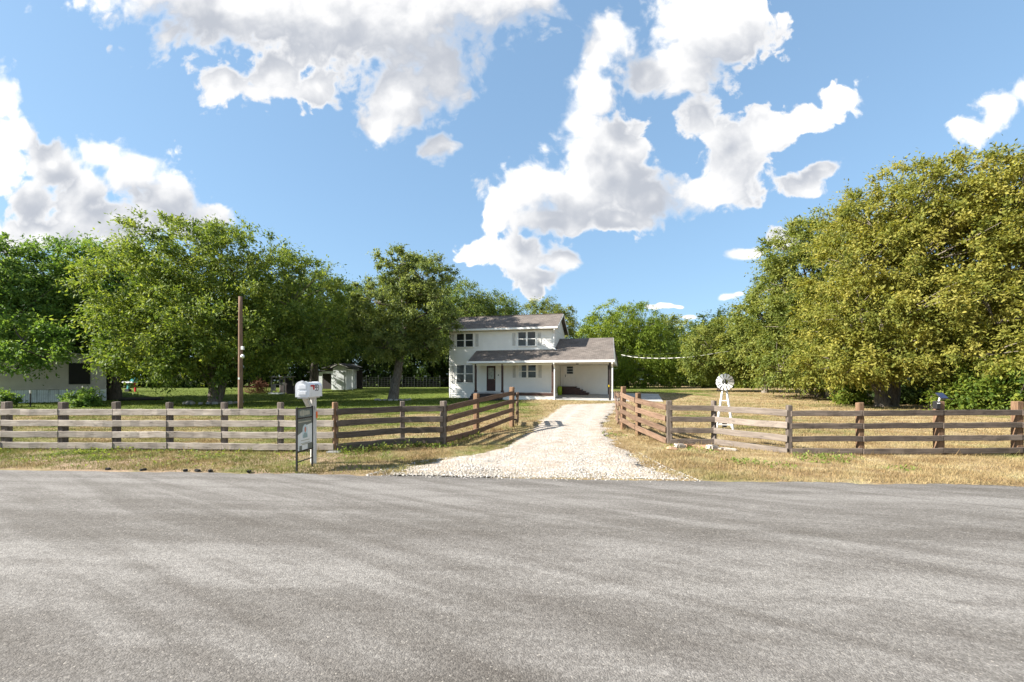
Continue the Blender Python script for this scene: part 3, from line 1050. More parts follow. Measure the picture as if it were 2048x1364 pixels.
# front door
dr_ = empty('front_door')
dr_.parent = house
d0, d1, dz0, dz1 = 3.42, 4.22, 0.70, 2.84
fr = MB()
fr.box(d0 - 0.07, d0, -0.075, -0.02, dz0 - 0.04, dz1 + 0.07).box(d1, d1 + 0.07, -0.075, -0.02, dz0 - 0.04, dz1 + 0.07).box(d0, d1, -0.075, -0.02, dz1, dz1 + 0.07)
fr.box(d0, d1, -0.09, -0.02, dz0 - 0.05, dz0)
fr.build('door_frame', M_TRIM, dr_)
db = MB()
db.box(d0, d1, -0.055, -0.02, dz0, dz1)
for a, b in ((d0 + 0.10, (d0 + d1) / 2 - 0.04), ((d0 + d1) / 2 + 0.04, d1 - 0.10)):
    db.box(a, b, -0.064, -0.055, dz0 + 0.12, dz0 + 0.86)
db.build('door_leaf', M_DOOR, dr_)
MB().box(d0 + 0.15, d1 - 0.15, -0.066, -0.0555, dz0 + 1.02, dz1 - 0.16).build('door_light', plain('frosted_glass', (0.34, 0.36, 0.32), 0.25, 0.2, 9.0, bump=0.4), dr_)
MB().tube([(d1 - 0.07, -0.11, dz0 + 0.98), (d1 - 0.07, -0.056, dz0 + 0.98)], [0.032, 0.02], 8).build('door_knob', plain('brass', (0.4, 0.28, 0.1), 0.3, 0.1, 4, metallic=0.9), dr_)
MB().box(4.42, 4.50, -0.05, -0.022, 2.0, 2.1).build('doorbell', M_BLACK, house)

# carport: back wall with door, posts, steps
BV = 3.05
lap_wall('carport_back_wall', M_SIDING, house, lambda z: (UW + 0.04, 13.35), 0.3, 2.915, 'u', BV)
MB().box(13.25, 13.36, BV - 0.032, BV + 0.10, 0.3, 2.91).build('corner_board', M_TRIM, house)
bd = empty('back_door')
bd.parent = house
b0, b1, bz0, bz1 = 9.62, 10.46, 1.02, 2.88
f2 = MB()
f2.box(b0 - 0.07, b0, BV - 0.07, BV - 0.02, bz0, bz1).box(b1, b1 + 0.07, BV - 0.07, BV - 0.02, bz0, bz1).box(b0, b1, BV - 0.07, BV - 0.02, bz0 - 0.05, bz0)
f2.build('door_frame', M_TRIM, bd)
MB().box(b0, b1, BV - 0.05, BV - 0.02, bz0, bz1).build('door_leaf', M_TRIM, bd)
for a in (0, 1, 2):
    MB().box(b0 + 0.22, b1 - 0.08, BV - 0.056, BV - 0.0505, 2.18 + 0.225 * a, 2.18 + 0.225 * a + 0.20).build('pane', M_GLASS, bd)
MB().box(b0 + 0.07, b0 + 0.11, BV - 0.09, BV - 0.051, 1.90, 2.12).build('door_handle', M_BLACK, bd)
for u, v in ((13.80, -2.02), (13.42, BV + 0.15)):
    MB().cbox(u - 0.075, u + 0.075, v - 0.075, v + 0.075, 0.0, 2.915, 0.01).build('carport_post', M_DARKWOOD, house)
MB().box(13.70, 13.76, -2.13, -2.10, 1.10, 1.26).build('meter_tag', M_YELLOW, house)
dsp = MB()
dsp.beam((13.98, PE_V - 0.05, 2.98), (13.98, PE_V - 0.05, 2.84), 0.09, 0.08, (0, 1, 0))
dsp.beam((13.98, PE_V - 0.05, 2.86), (13.98, -2.12, 2.60), 0.09, 0.08)
dsp.beam((13.98, -2.12, 2.63), (13.98, -2.12, 0.12), 0.09, 0.08, (0, 1, 0))
dsp.build('downspout', M_METALW, house)
MB().box(11.1, 11.3, -0.9, -0.7, 2.86, 2.918).build('ceiling_lamp', M_BLACK, house)
# landing and steps down to the right, of stacked planks
LZ0 = 0.42
for k in range(4):
    MB().box(9.45, 10.72, 1.72, 1.755, LZ0 + 0.155 * k, LZ0 + 0.155 * k + 0.145).build('landing_plank', M_BROWN, house)
MB().box(9.43, 10.74, 1.70, BV - 0.03, LZ0 + 0.625, LZ0 + 0.665).build('landing_top', M_BROWN, house)
MB().box(9.47, 10.70, 1.756, BV - 0.03, 0.2, LZ0 + 0.62).build('landing_core', M_DARKWOOD, house)
for k in range(4):
    MB().box(10.725 + 0.27 * k, 10.99 + 0.27 * k, 1.74, BV - 0.04, 0.2, LZ0 + 0.53 - 0.13 * k).build('step', M_BROWN, house)

tubm = MB()
prof = [(0.12, 0.0), (0.17, 0.04), (0.19, 0.3), (0.19, 0.62), (0.15, 0.72), (0.05, 0.75)]
tubm.tube([(0, 0, z) for r, z in prof], [r for r, z in prof], 16)
tp = hw(9.50, 1.25)
tub = tubm.build('plastic_tub', M_LIME, None, True, (tp.x, tp.y, float(gz(tp.x, tp.y)) + 0.062))
tag(tub, 'lime green plastic tub standing in the carport beside the brown landing', 'tub')

# ------------------------------------------------------------------ wood for fences
def make_wood(name, light, dark, crack, band=None):
    m, nt = new_mat(name)
    tc = nt.add('ShaderNodeTexCoord').outputs['Object']
    rnd = nt.add('ShaderNodeObjectInfo').outputs['Random']
    p = nt.vec('ADD', tc, nt.vec('SCALE', (17.0, 9.0, 5.0), scale=rnd))
    g = nt.noise(nt.vec('MULTIPLY', p, (1.2, 14, 14)), 2.0, 5, 0.65, 0.5)
    blot = nt.noise(nt.vec('MULTIPLY', p, (1.0, 3, 3)), 2.2, 4, 0.6)
    c = nt.mix(nt.smooth(g, 0.3, 0.7), dark, light)
    c = nt.mix(nt.smooth(blot, 0.5, 0.75, 0, 0.55), c, tuple(0.6 * a + 0.2 * b for a, b in zip(dark, light)))
    ck = nt.noise(nt.vec('MULTIPLY', p, (1.5, 22, 22)), 1.8, 3, 0.5, 1.2)
    ckf = nt.smooth(nt.math('ABSOLUTE', nt.math('SUBTRACT', ck, 0.5)), 0.02, 0.0, 0, 0.75)
    ckf = nt.math('MULTIPLY', ckf, nt.smooth(nt.noise(p, 3.0, 2, .5), 0.48, 0.6))
    c = nt.mix(ckf, c, crack)
    kn = nt.add('ShaderNodeTexVoronoi')
    nt.put(kn.inputs['Vector'], nt.vec('MULTIPLY', p, (1.3, 6, 6)))
    kn.inputs['Scale'].default_value = 1.6
    c = nt.mix(nt.smooth(kn.outputs['Distance'], 0.14, 0.05, 0, 0.7), c, crack)
    # every board its own tone
    v = nt.math('MULTIPLY_ADD', rnd, 0.42, 0.80)
    c = nt.vec('SCALE', c, scale=v)
    finish(nt, c, 0.9, nt.math('SUBTRACT', g, ckf), 0.5, 0.006, spec=0.15)
    return m


M_WGREY = make_wood('weathered_grey_board', (0.375, 0.332, 0.285), (0.235, 0.20, 0.168), (0.06, 0.05, 0.042))
M_WDARK = make_wood('shade_dark_weathered_board', (0.145, 0.117, 0.096), (0.078, 0.062, 0.051), (0.03, 0.025, 0.02))  # dark wood tone with the shade of sun-averted and grazing-lit runs added
M_WBROWN = make_wood('brown_cedar_board', (0.19, 0.125, 0.086), (0.105, 0.067, 0.045), (0.05, 0.03, 0.018))
M_WTAN = make_wood('weathered_tan_board', (0.235, 0.197, 0.165), (0.145, 0.12, 0.10), (0.05, 0.04, 0.035))
M_PGREY = make_wood('weathered_grey_post', (0.185, 0.152, 0.127), (0.095, 0.077, 0.064), (0.03, 0.027, 0.024))
M_PTAN = make_wood('tan_cedar_post', (0.24, 0.150, 0.092), (0.135, 0.080, 0.047), (0.06, 0.04, 0.025))


def board(name, a, b, h, th, mat, parent, push):
    """a single plank from a to b (world), thin side along push; own object with x along the board"""
    a, b = Vector(a), Vector(b)
    d = b - a
    L = d.length
    m = MB()
    n = 6
    w = [random.uniform(-0.010, 0.010) for _ in range(n + 1)]
    c = 0.007
    prof = [(-th / 2, -h / 2 + c), (-th / 2 + c, -h / 2), (th / 2 - c, -h / 2), (th / 2, -h / 2 + c), (th / 2, h / 2 - c), (th / 2 - c, h / 2), (-th / 2 + c, h / 2), (-th / 2, h / 2 - c)]
    for i in range(n + 1):
        x = -L / 2 + L * i / n
        for (y, z) in prof:
            m.v.append((x, y + w[i], z + w[(i * 2) % (n + 1)] * 0.7))
    for i in range(n):
        for k in range(8):
            q = (k + 1) % 8
            m.f.append((i * 8 + k, i * 8 + q, i * 8 + 8 + q, i * 8 + 8 + k))
    m.f.append(tuple(range(8))[::-1])
    m.f.append(tuple(n * 8 + k for k in range(8)))
    o = m.build(name, mat, parent)
    o.location = (a + b) / 2 + Vector(push)
    if parent: o.location = o.location - parent.location
    yaw = math.atan2(d.y, d.x)
    pitch = -math.asin(max(-1, min(1, d.z / L)))
    o.rotation_euler = Euler((random.uniform(-.02, .02), pitch, yaw), 'XYZ')
    return o


def post(parent, p, top, w, mat, yaw=0.0, bottom=-0.15, lean=(0, 0)):
    """square post with x along its height so that grain follows it"""
    hgt = top - bottom
    m = MB()
    n = 4
    c = 0.016
    prof = [(-w / 2, -w / 2 + c), (-w / 2 + c, -w / 2), (w / 2 - c, -w / 2), (w / 2, -w / 2 + c), (w / 2, w / 2 - c), (w / 2 - c, w / 2), (-w / 2 + c, w / 2), (-w / 2, w / 2 - c)]
    for i in range(n + 1):
        x = bottom + hgt * i / n
        for (y, z) in prof:
            m.v.append((x, y * (1 + random.uniform(-.03, .03)), z * (1 + random.uniform(-.03, .03))))
    cap = len(m.v)
    for (y, z) in prof:
        m.v.append((top + 0.012 + random.uniform(0, .01), y * 0.9, z * 0.9))
    for i in range(n + 1):
        for k in range(8):
            q = (k + 1) % 8
            m.f.append((i * 8 + k, i * 8 + q, i * 8 + 8 + q, i * 8 + 8 + k))
    m.f.append(tuple(range(8))[::-1])
    m.f.append(tuple(cap + k for k in range(8)))
    o = m.build('post', mat, parent)
    o.location = Vector((p[0], p[1], p[2])) - (parent.location if parent else Vector())
    o.rotation_euler = Euler((yaw, -math.pi / 2 + lean[0], lean[1]), 'XYZ')
    return o


# post table: px, depth, top row, row of the top and bottom rail (photo rows), post width, post material
def fence(name, label, posts, seg_mats, push_dir=None):
    p0 = on(posts[0][0], posts[0][1])
    root = empty(name, p0)
    tag(root, label, 'fence')
    prev = None
    for i, (px, Z, ty, r1, r4, w, pm) in enumerate(posts):
        g = on(px, Z)
        top = W(px, ty, Z).z - g.z
        z1, z4 = W(px, r1, Z).z, W(px, r4, Z).z
        d = None
        if i + 1 < len(posts):
            q = on(posts[i + 1][0], posts[i + 1][1])
            d = (q - g)
        else:
            d = g - on(posts[i - 1][0], posts[i - 1][1])
        yaw = math.atan2(d.y, d.x)
        post(root, g, top, w, pm, yaw + random.uniform(-.06, .06), lean=(random.uniform(-.012, .012), 0))
        if prev:
            g0, z10, z40, w0 = prev
            dd = (g - g0)
            dd.z = 0
            nrm = Vector((dd.y, -dd.x, 0)).normalized()       # side facing the road
            if nrm.y > 0: nrm = -nrm
            off = nrm * (max(w, w0) / 2 + 0.021)
            mat, hh = seg_mats[i - 1]
            un = dd.normalized() * 0.004
            for k in range(4):
                fz = k / 3
                a = Vector((g0.x, g0.y, z10 + (z40 - z10) * fz + random.uniform(-.006, .006))) + un
                b = Vector((g.x, g.y, z1 + (z4 - z1) * fz + random.uniform(-.006, .006))) - un
                board('rail', a, b, hh, 0.038, mat, root, off)
        prev = (g, z1, z4, w)
    return root


G, D, B = M_WGREY, M_WDARK, M_WBROWN
left_posts = [(-215, 10.62, 806, 824, 888.0, .15, M_PGREY), (-98, 10.54, 805, 824, 888.5, .15, M_PGREY), (13, 10.45, 805, 824, 889, .15, M_PGREY), (126, 10.37, 805.5, 824, 889.7, .145, M_PGREY), (233.5, 10.28, 805, 824, 890.3, .13, M_PGREY),
              (340, 10.2, 806, 824, 891, .115, M_PGREY), (449, 10.1, 806, 823.7, 891.8, .115, M_PGREY), (561, 10.02, 806, 823.6, 892.4, .11, M_PGREY), (671, 9.92, 806, 823.5, 892.6, .11, M_PTAN),
              (805, 10.75, 803.5, 817.5, 880.8, .105, M_PGREY), (886.5, 10.85, 803.5, 816.5, 879.6, .135, M_PGREY), (952, 13.2, 788, 800.5, 861, .14, M_PTAN), (1023.4, 15.3, 775, 785.8, 834, .14, M_PTAN)]
fence('rail_fence', 'four-rail wooden fence left of the drive, pale grey boards turning brown at the gate', left_posts,
      [(G, .14)] * 8 + [(D, .135), (D, .135), (B, .14), (B, .135)])
right_posts = [(1246.4, 14.5, 774, 788, 838, .14, M_PTAN), (1276.5, 12.96, 787, 800.8, 854.5, .13, M_PTAN), (1339, 11.25, 802.5, 815.5, 881.8, .135, M_PGREY),
               (1428, 11.05, 802.5, 816, 882.6, .105, M_PGREY), (1578, 9.8, 812, 826, 901.6, .11, M_PGREY), (1720, 9.62, 806.5, 826, 901.2, .12, M_PTAN),
               (1877.5, 9.55, 804, 825, 900, .145, M_PTAN), (2034, 9.5, 804, 824.3, 899, .145, M_PTAN), (2190, 9.45, 804, 823.5, 899, .145, M_PTAN), (2345, 9.4, 804, 823.5, 899, .145, M_PTAN)]
fence('rail_fence', 'four-rail wooden fence right of the drive, mostly dark weathered boards', right_posts,
      [(B, .14), (B, .14), (D, .125), (M_WTAN, .14), (D, .115), (D, .115), (D, .115), (D, .115), (D, .115)])


# gates, standing open and seen along their length
def gate(name, label, px, Z, ty, by, length, yaw, mat):
    g = on(px, Z)
    top = W(px, ty, Z).z
    bot = W(px, by, Z).z
    root = empty(name, (g.x, g.y, g.z))
    tag(root, label, 'gate')
    d = Vector((math.sin(yaw), math.cos(yaw), 0))
    for k in range(4):
        z = bot + 0.10 + (top - bot - 0.2) * k / 3
        a = Vector((g.x, g.y, z))
        board('gate_rail', a, a + d * length, 0.12, 0.03, mat, root, (0, 0, 0))
    for s in (0.02, length / 2, length - 0.02):
        c = Vector((g.x, g.y, 0)) + d * s
        off = Vector((-d.y, d.x, 0)) * -0.036
        o = board('gate_stile', Vector((c.x, c.y, bot)) + off, Vector((c.x + d.x * .001, c.y + d.y * .001, top)) + off, 0.09, 0.03, mat, root, (0, 0, 0))
    br = board('gate_brace', Vector((g.x, g.y, bot + 0.05)) + Vector((-d.y, d.x, 0)) * 0.036, Vector((g.x, g.y, top - 0.05)) + d * length + Vector((-d.y, d.x, 0)) * 0.036, 0.08, 0.028, mat, root, (0, 0, 0))
    for z in (bot + 0.18, top - 0.25):
        hm = MB()
        s = -1 if px < 1100 else 1
        hm.beam((s * 0.11, -0.02, z - g.z), (0, 0.04, z - g.z), 0.03, 0.05)
        hm.tube([(s * 0.10, -0.02, z - g.z - 0.05), (s * 0.10, -0.02, z - g.z + 0.05)], 0.018, 8)
        hm.build('hinge', M_BLACK, root)
    return root


gate('farm_gate', 'open wooden gate leaf hung on the left gatepost, seen edge-on', 1033, 15.35, 786, 850, 1.75, 0.03, M_WBROWN)
gate('farm_gate', 'open wooden gate leaf hung on the right gatepost, seen edge-on', 1238, 14.75, 785, 850, 1.75, 0.16, M_WBROWN)

# ------------------------------------------------------------------ mailbox
M_POSTW = make_wood('whitewashed_post', (0.62, 0.61, 0.585), (0.44, 0.425, 0.40), (0.14, 0.12, 0.10))
M_MAIL = plain('white_mailbox_plastic', (0.74, 0.745, 0.76), 0.4, 0.06, 3.0, bump=0.05)
M_RED = plain('red_flag_plastic', (0.50, 0.012, 0.02), 0.45, 0.1, 4.0)
M_INK = plain('black_ink', (0.015, 0.015, 0.017), 0.6, 0.1, 8.0)
M_ORANGE = plain('orange_reflector', (0.80, 0.13, 0.01), 0.3, 0.1, 9.0)
mg = on(627, 8.52)
mail = empty('mailbox', mg, math.radians(4))
tag(mail, 'white rural mailbox numbered 93 with red flag on a whitewashed post', 'mailbox')
post(mail, mg, 1.25, 0.10, M_POSTW, math.radians(24))
MB().beam((-0.02, -0.03, 0.98), (-0.02, -0.36, 1.26), 0.075, 0.08).build('brace', M_POSTW, mail)
MB().box(-0.09, 0.09, -0.52, 0.07, 1.243, 1.265).build('mounting_board', M_POSTW, mail)


def arch(w, h, n=9, r=0.085):
    pts = [(-w / 2, 0), (w / 2, 0)]
    for k in range(n):
        a = k / (n - 1) * math.pi / 2
        pts.append((w / 2 - r + r * math.cos(a), h - r + r * math.sin(a)))
    for k in range(n):
        a = math.pi / 2 + k / (n - 1) * math.pi / 2
        pts.append((-w / 2 + r + r * math.cos(a), h - r + r * math.sin(a)))
    return pts


BZ = 1.265
MB().prism([(x, -0.50, BZ + z) for x, z in arch(0.225, 0.265)], (0, 0.585, 0)).build('box_body', M_MAIL, mail)
MB().prism([(x, -0.535, BZ + 0.002 + z) for x, z in arch(0.243, 0.278, r=0.09)], (0, 0.045, 0)).build('box_door', M_MAIL, mail)
pn = MB()
for z0, z1 in ((0.035, 0.115), (0.135, 0.225)):
    pn.box(-0.075, 0.075, -0.541, -0.535, BZ + z0, BZ + z1)
    pn.box(-0.06, 0.06, -0.546, -0.541, BZ + z0 + 0.014, BZ + z1 - 0.014)
pn.build('door_panel', M_MAIL, mail)
MB().box(-0.02, 0.02, -0.555, -0.535, BZ + 0.26, BZ + 0.292).build('door_latch', M_MAIL, mail)
MB().prism([(x, 0.08, BZ - 0.002 + z) for x, z in arch(0.24, 0.276, r=0.09)], (0, 0.03, 0)).build('box_back', M_MAIL, mail)
fl = MB()
fl.box(0.1135, 0.120, -0.455, -0.28, BZ + 0.185, BZ + 0.215)
fl.box(0.1135, 0.120, -0.34, -0.28, BZ + 0.130, BZ + 0.185)
fl.build('flag', M_RED, mail)


def strokes(name, segs, mat, parent, origin, ex, ez, th=0.004, w=0.014):
    """flat lettering built from strokes; segs are pairs of (x, z) points in letter units"""
    m = MB()
    o, ex, ez = Vector(origin), Vector(ex), Vector(ez)
    nrm = ex.cross(ez).normalized()
    for (x0, z0, x1, z1) in segs:
        a, b = o + ex * x0 + ez * z0, o + ex * x1 + ez * z1
        m.beam(a, b, w, th, nrm)
    return m.build(name, mat, parent)


nine = [(0, 1, 1, 1), (0, 1, 0, .55), (0, .52, 1, .52), (1, 1, 1, 0), (0, 0, 1, 0)]
three = [(1.5, 1, 2.5, 1), (1.7, .52, 2.5, .52), (1.5, 0, 2.5, 0), (2.5, 1, 2.5, 0)]
strokes('number', nine + three, M_INK, mail, (0.115, -0.235, BZ + 0.115), (0, 0.062, 0), (0, 0, 0.10), 0.004, 0.015)
rf = MB().box(0.062, 0.068, -0.022, 0.022, 0.86, 0.98).build('reflector', M_ORANGE, mail)
rf.rotation_euler = (0, 0, math.radians(-8))

# ------------------------------------------------------------------ estate sign
M_PANEL = plain('pale_sign_print', (0.74, 0.75, 0.72), 0.5, 0.05, 2.0, bump=0.02)
M_PGRN = plain('grey_green_sign_print', (0.155, 0.17, 0.145), 0.5, 0.06, 2.0, bump=0.02)
M_RIDER = plain('slate_green_sign_print', (0.13, 0.165, 0.155), 0.35, 0.25, 3.0, bump=0.02)
M_GOLD = plain('pale_gold_print', (0.42, 0.40, 0.31), 0.5, 0.1, 4.0)
M_TEAL = plain('blue_grey_shirt_print', (0.28, 0.37, 0.36), 0.6, 0.1, 4.0)
M_SKIN = plain('pink_print', (0.52, 0.24, 0.18), 0.6, 0.1, 4.0)
M_HALO = plain('pale_blue_print', (0.55, 0.63, 0.64), 0.6, 0.05, 4.0)
s0, s1 = on(593.5, 7.74), on(624.5, 8.25)
SW = (s1 - s0).length
sign = empty('yard_sign', s0, math.atan2(s1.y - s0.y, s1.x - s0.x))
tag(sign, 'black-framed property sign on two thin legs in front of the mailbox post', 'sign')
for x in (0, SW):
    MB().box(x - 0.014, x + 0.014, -0.012, 0.012, -0.15, 1.10).build('leg', M_BLACK, sign)
for z in (1.075, 0.905, 0.335, 0.165):
    hh = 0.012 if z > 0.2 else 0.008
    MB().box(0.0145, SW - 0.0145, -0.010, 0.010, z - hh, z + hh).build('crossbar', M_BLACK, sign)
MB().box(0.016, SW - 0.016, -0.004, 0.004, 0.919, 1.061).build('rider_panel', M_RIDER, sign)
pan = MB().box(0.016, SW - 0.016, -0.004, 0.004, 0.349, 0.891).build('panel', M_PANEL, sign)
top = MB().prism([(0.018, -0.0065, 0.889), (SW - 0.018, -0.0065, 0.889), (SW - 0.018, -0.0065, 0.800), (SW * 0.62, -0.0065, 0.775), (SW * .38, -0.0065, 0.68), (0.018, -0.0065, 0.62)], (0, 0.0018, 0)).build('print_band', M_PGRN, sign)
c = [(SW * .5 + 0.085 * math.cos(a), -0.0085, 0.69 + 0.10 * math.sin(a)) for a in np.linspace(0, math.pi, 13)] + [(SW * .5 - 0.085, -0.0085, 0.56), (SW * .5 + 0.085, -0.0085, 0.56)]
MB().prism(c, (0, 0.0018, 0)).build('portrait_backdrop', M_HALO, sign)
c = [(SW * .5 + 0.07, -0.0105, 0.555), (SW * .5 + 0.066, -0.0105, 0.61), (SW * .5 + 0.03, -0.0105, 0.645), (SW * .5 - 0.03, -0.0105, 0.645), (SW * .5 - 0.066, -0.0105, 0.61), (SW * .5 - 0.07, -0.0105, 0.555)]
MB().prism(c, (0, 0.0018, 0)).build('portrait_shirt', M_TEAL, sign)
c = [(SW * .5 + 0.030 * math.cos(a), -0.0125, 0.70 + 0.048 * math.sin(a)) for a in np.linspace(0, 2 * math.pi, 16, endpoint=False)]
MB().prism(c, (0, 0.0018, 0)).build('portrait_head', M_SKIN, sign)
ln = MB()
for z, a, b in ((0.515, .24, .78), (0.465, .22, .80), (0.445, .30, .72)):
    ln.box(SW * a, SW * b, -0.0085, -0.0065, z - 0.006, z + 0.006)
ln.build('print_line', M_GOLD, sign)
MB().box(SW * .08, SW * .88, -0.0085, -0.0067, 0.83, 0.85).build('print_line', M_GOLD, sign)
MB().box(SW * .68, SW - 0.018, -0.0085, -0.0065, 0.352, 0.45).build('print_block', M_PGRN, sign)
MB().box(SW * .14, SW * .30, -0.0085, -0.0065, 0.352, 0.43).build('print_block', M_PGRN, sign)
# rider lettering: too small to read in the picture, so only its pale blurs stand here
rb_ = MB()
x = SW * .16
for wd_, hg in ((.05, .075), (.05, .10), (.055, .11), (.05, .085), (.045, .07), (.045, .075), (.04, .07)):
    rb_.box(x, x + wd_ * .8, -0.0062, -0.0042, 0.99 - hg / 2, 0.99 + hg / 2)
    x += wd_
rb_.build('print_mark', M_GOLD, sign)

# ------------------------------------------------------------------ utility pole
M_POLE = make_wood('pole_timber', (0.20, 0.128, 0.092), (0.115, 0.074, 0.053), (0.05, 0.035, 0.025))
up = on(481, 25.0)
pole = empty('utility_pole', up)
tag(pole, 'bare brown wooden utility pole with small white fittings behind the left fence', 'pole')
ptop = W(481, 593, 25).z - up.z
pt = MB().tube([(x, 0, 0) for x in np.linspace(-0.4, ptop, 8)], list(np.linspace(0.135, 0.10, 8)), 12).build('shaft', M_POLE, pole, True)
pt.rotation_euler = (0, -math.pi / 2, 0)
MB().cbox(0.11, 0.25, -0.17, -0.05, W(0, 700, 25).z - up.z, W(0, 693, 25).z - up.z, 0.015).build('junction_box', M_METALW, pole)
lm = MB()
zz = W(0, 712, 25).z - up.z
lm.tube([(0.12, -0.08, zz + 0.05), (0.2, -0.14, zz + 0.02), (0.24, -0.22, zz - 0.04), (0.26, -0.27, zz - 0.09)], [0.04, 0.07, 0.10, 0.075], 12)
lm.build('flood_lamp', M_METALW, pole, True)
MB().box(-0.04, 0.04, -0.165, -0.13, W(0, 759, 25).z - up.z, W(0, 755, 25).z - up.z).build('tag_plate', M_METALW, pole)

# ------------------------------------------------------------------ garden windmill
M_WMILL = plain('white_enamel', (0.64, 0.63, 0.605), 0.45, 0.1, 6.0)
wg = on(1449, 14.7)
mill = empty('garden_windmill', wg, math.radians(-22))
tag(mill, 'white ornamental windmill with round bladed wheel behind the right fence', 'windmill')
S = 14.7 / F
htop, hplat = W(0, 781, 14.7).z, W(0, 779, 14.7).z
b = 0.245
for sx in (-1, 1):
    for sy in (-1, 1):
        MB().beam((sx * b, sy * b, -0.05), (sx * 0.055, sy * 0.055, hplat), 0.042, 0.042).build('leg', M_WMILL, mill)
for fz in (0.12, 0.45, 0.72):
    r = b + (0.055 - b) * (fz * 1.0)
    z = fz * hplat
    for (a, c_) in (((-r, -r), (r, -r)), ((r, -r), (r, r)), ((r, r), (-r, r)), ((-r, r), (-r, -r))):
        MB().beam((a[0], a[1], z), (c_[0], c_[1], z), 0.018, 0.022).build('cross_brace', M_WMILL, mill)
MB().cbox(-0.21, 0.21, -0.13, 0.13, hplat, hplat + 0.022, 0.005).build('platform', M_PTAN, mill)
hubz = W(0, 764, 14.7).z
R0, R1 = 0.085, 0.262
nb = 14
for k in range(nb):
    a0 = 2 * math.pi * (k + 0.09) / nb
    a1 = 2 * math.pi * (k + 0.88) / nb
    pts = []
    for (r, a, y) in ((R0, a0, -0.215), (R0, a1, -0.24), (R1, a1, -0.265), (R1 * 1.012, (a0 + a1) / 2, -0.23), (R1, a0, -0.195)):
        pts.append((r * math.cos(a), y, hubz + r * math.sin(a)))
    MB().prism(pts, (0, 0.004, 0)).build('blade', M_WMILL, mill)
hb = MB()
hb.tube([(0, -0.27, hubz), (0, 0.02, hubz)], 0.018, 10)
hb.tube([(0, -0.26, hubz), (0, -0.21, hubz)], 0.034, 12)
for k in range(6):
    a = k * math.pi / 3
    hb.beam((0.02 * math.cos(a), -0.232, hubz + 0.02 * math.sin(a)), (0.09 * math.cos(a), -0.232, hubz + 0.09 * math.sin(a)), 0.010, 0.010)
hb.build('hub', M_BLACK, mill)
MB().prism([(0.0, 0.02, hubz - 0.02), (0, 0.30, hubz - 0.08), (0, 0.34, hubz + 0.08), (0, 0.02, hubz + 0.02)], (0.006, 0, 0)).build('tail_vane', M_WMILL, mill)
MB().beam((0, 0, hplat), (0, 0, hubz + 0.03), 0.04, 0.04).build('mast', M_WMILL, mill)
MB().cbox(-0.07, 0.07, -0.05, 0.05, 0.06, 0.22, 0.01).build('pump_box', M_BLACK, mill)

# ------------------------------------------------------------------ solar unit on the fence post
sp_ = W(1879, 804, 9.55)
solar = empty('solar_unit', (sp_.x, sp_.y, sp_.z + 0.02))
tag(solar, 'small tilted blue solar panel fixed on top of a right-hand fence post', 'solar panel')
st = MB().box(-0.14, 0.14, -0.005, 0.005, -0.10, 0.10)
o = MB().cbox(-0.10, 0.10, -0.085, 0.085, -0.009, 0.009, 0.003).build('panel_frame', M_BLACK, solar)
o.location = (0.03, 0, 0.115)
o.rotation_euler = Vector((0.12, -0.62, 0.62)).to_track_quat('Z', 'Y').to_euler()
o.location = (0.03, -0.02, 0.11)
g_ = MB().box(-0.09, 0.09, -0.075, 0.075, 0.0095, 0.0125).build('cell_sheet', plain('solar_cells', (0.022, 0.035, 0.085), 0.5, 0.15, 9.0, spec=0.3), solar)
g_.location = o.location
g_.rotation_euler = o.rotation_euler
MB().tube([(-0.02, 0, -0.02), (0.02, 0, 0.11)], 0.016, 8).build('bracket', M_METALW, solar)
MB().cbox(-0.17, -0.085, -0.12, -0.02, -0.16, 0.0, 0.008).build('control_box', M_BLACK, solar)
MB().box(-0.16, -0.10, -0.124, -0.1205, -0.05, -0.03).build('control_label', M_METALW, solar)

# ------------------------------------------------------------------ mobile home at far left
M_MH = plain('beige_metal_siding', (0.50, 0.465, 0.43), 0.55, 0.06, 2.0)
M_SKIRT = plain('white_vinyl_skirting', (0.68, 0.72, 0.74), 0.5, 0.1, 3.0)
M_VOID = plain('dark_window_and_opening', (0.006, 0.006, 0.007), 0.6, 0.1, 3.0)
A0 = Vector((-35.6, 31.0, 0))
A1 = Vector((-31.75, 35.6, 0))
du = (A1 - A0)
mw = du.length
myaw = math.atan2(du.y, du.x)
mh = empty('mobile_home', (A0.x, A0.y, 0.05), myaw)
tag(mh, 'beige mobile home with dark square window and leaning white skirting, under the far-left trees', 'mobile home')
wb, wt_, pk, ml = 0.92, 3.02, 3.85, 15.0
gw = MB()
gw.prism([(0, 0, wb), (mw, 0, wb), (mw, 0, wt_), (mw / 2, 0, pk), (0, 0, wt_)], (0, 0.1, 0))
gw.build('end_wall', M_MH, mh)
rb = MB()
k = 0.12
while k < mw - 0.05:
    zt = wt_ + (pk - wt_) * (1 - abs(k - mw / 2) / (mw / 2)) - 0.06
    rb.box(k - 0.02, k + 0.02, -0.014, -0.001, wb, zt)
    k += 0.22
rb.build('siding_rib', M_MH, mh)
MB().box(0, 0.1, 0.102, ml, wb, wt_).build('side_wall', M_MH, mh)
MB().box(mw - 0.1, mw, 0.102, ml, wb, wt_).build('side_wall', M_MH, mh)
M_TIN = plain('grey_tin_roof', (0.42, 0.42, 0.41), 0.5, 0.15, 2.0, metallic=0.2)
for x0 in (-0.2, mw + 0.2):
    MB().prism([(x0, -0.25, wt_ - 0.03), (mw / 2, -0.25, pk + 0.03), (mw / 2, ml + .2, pk + 0.03), (x0, ml + .2, wt_ - 0.03)], (0, 0, 0.06)).build('roof_slope', M_TIN, mh)
wn = empty('window'); wn.parent = mh
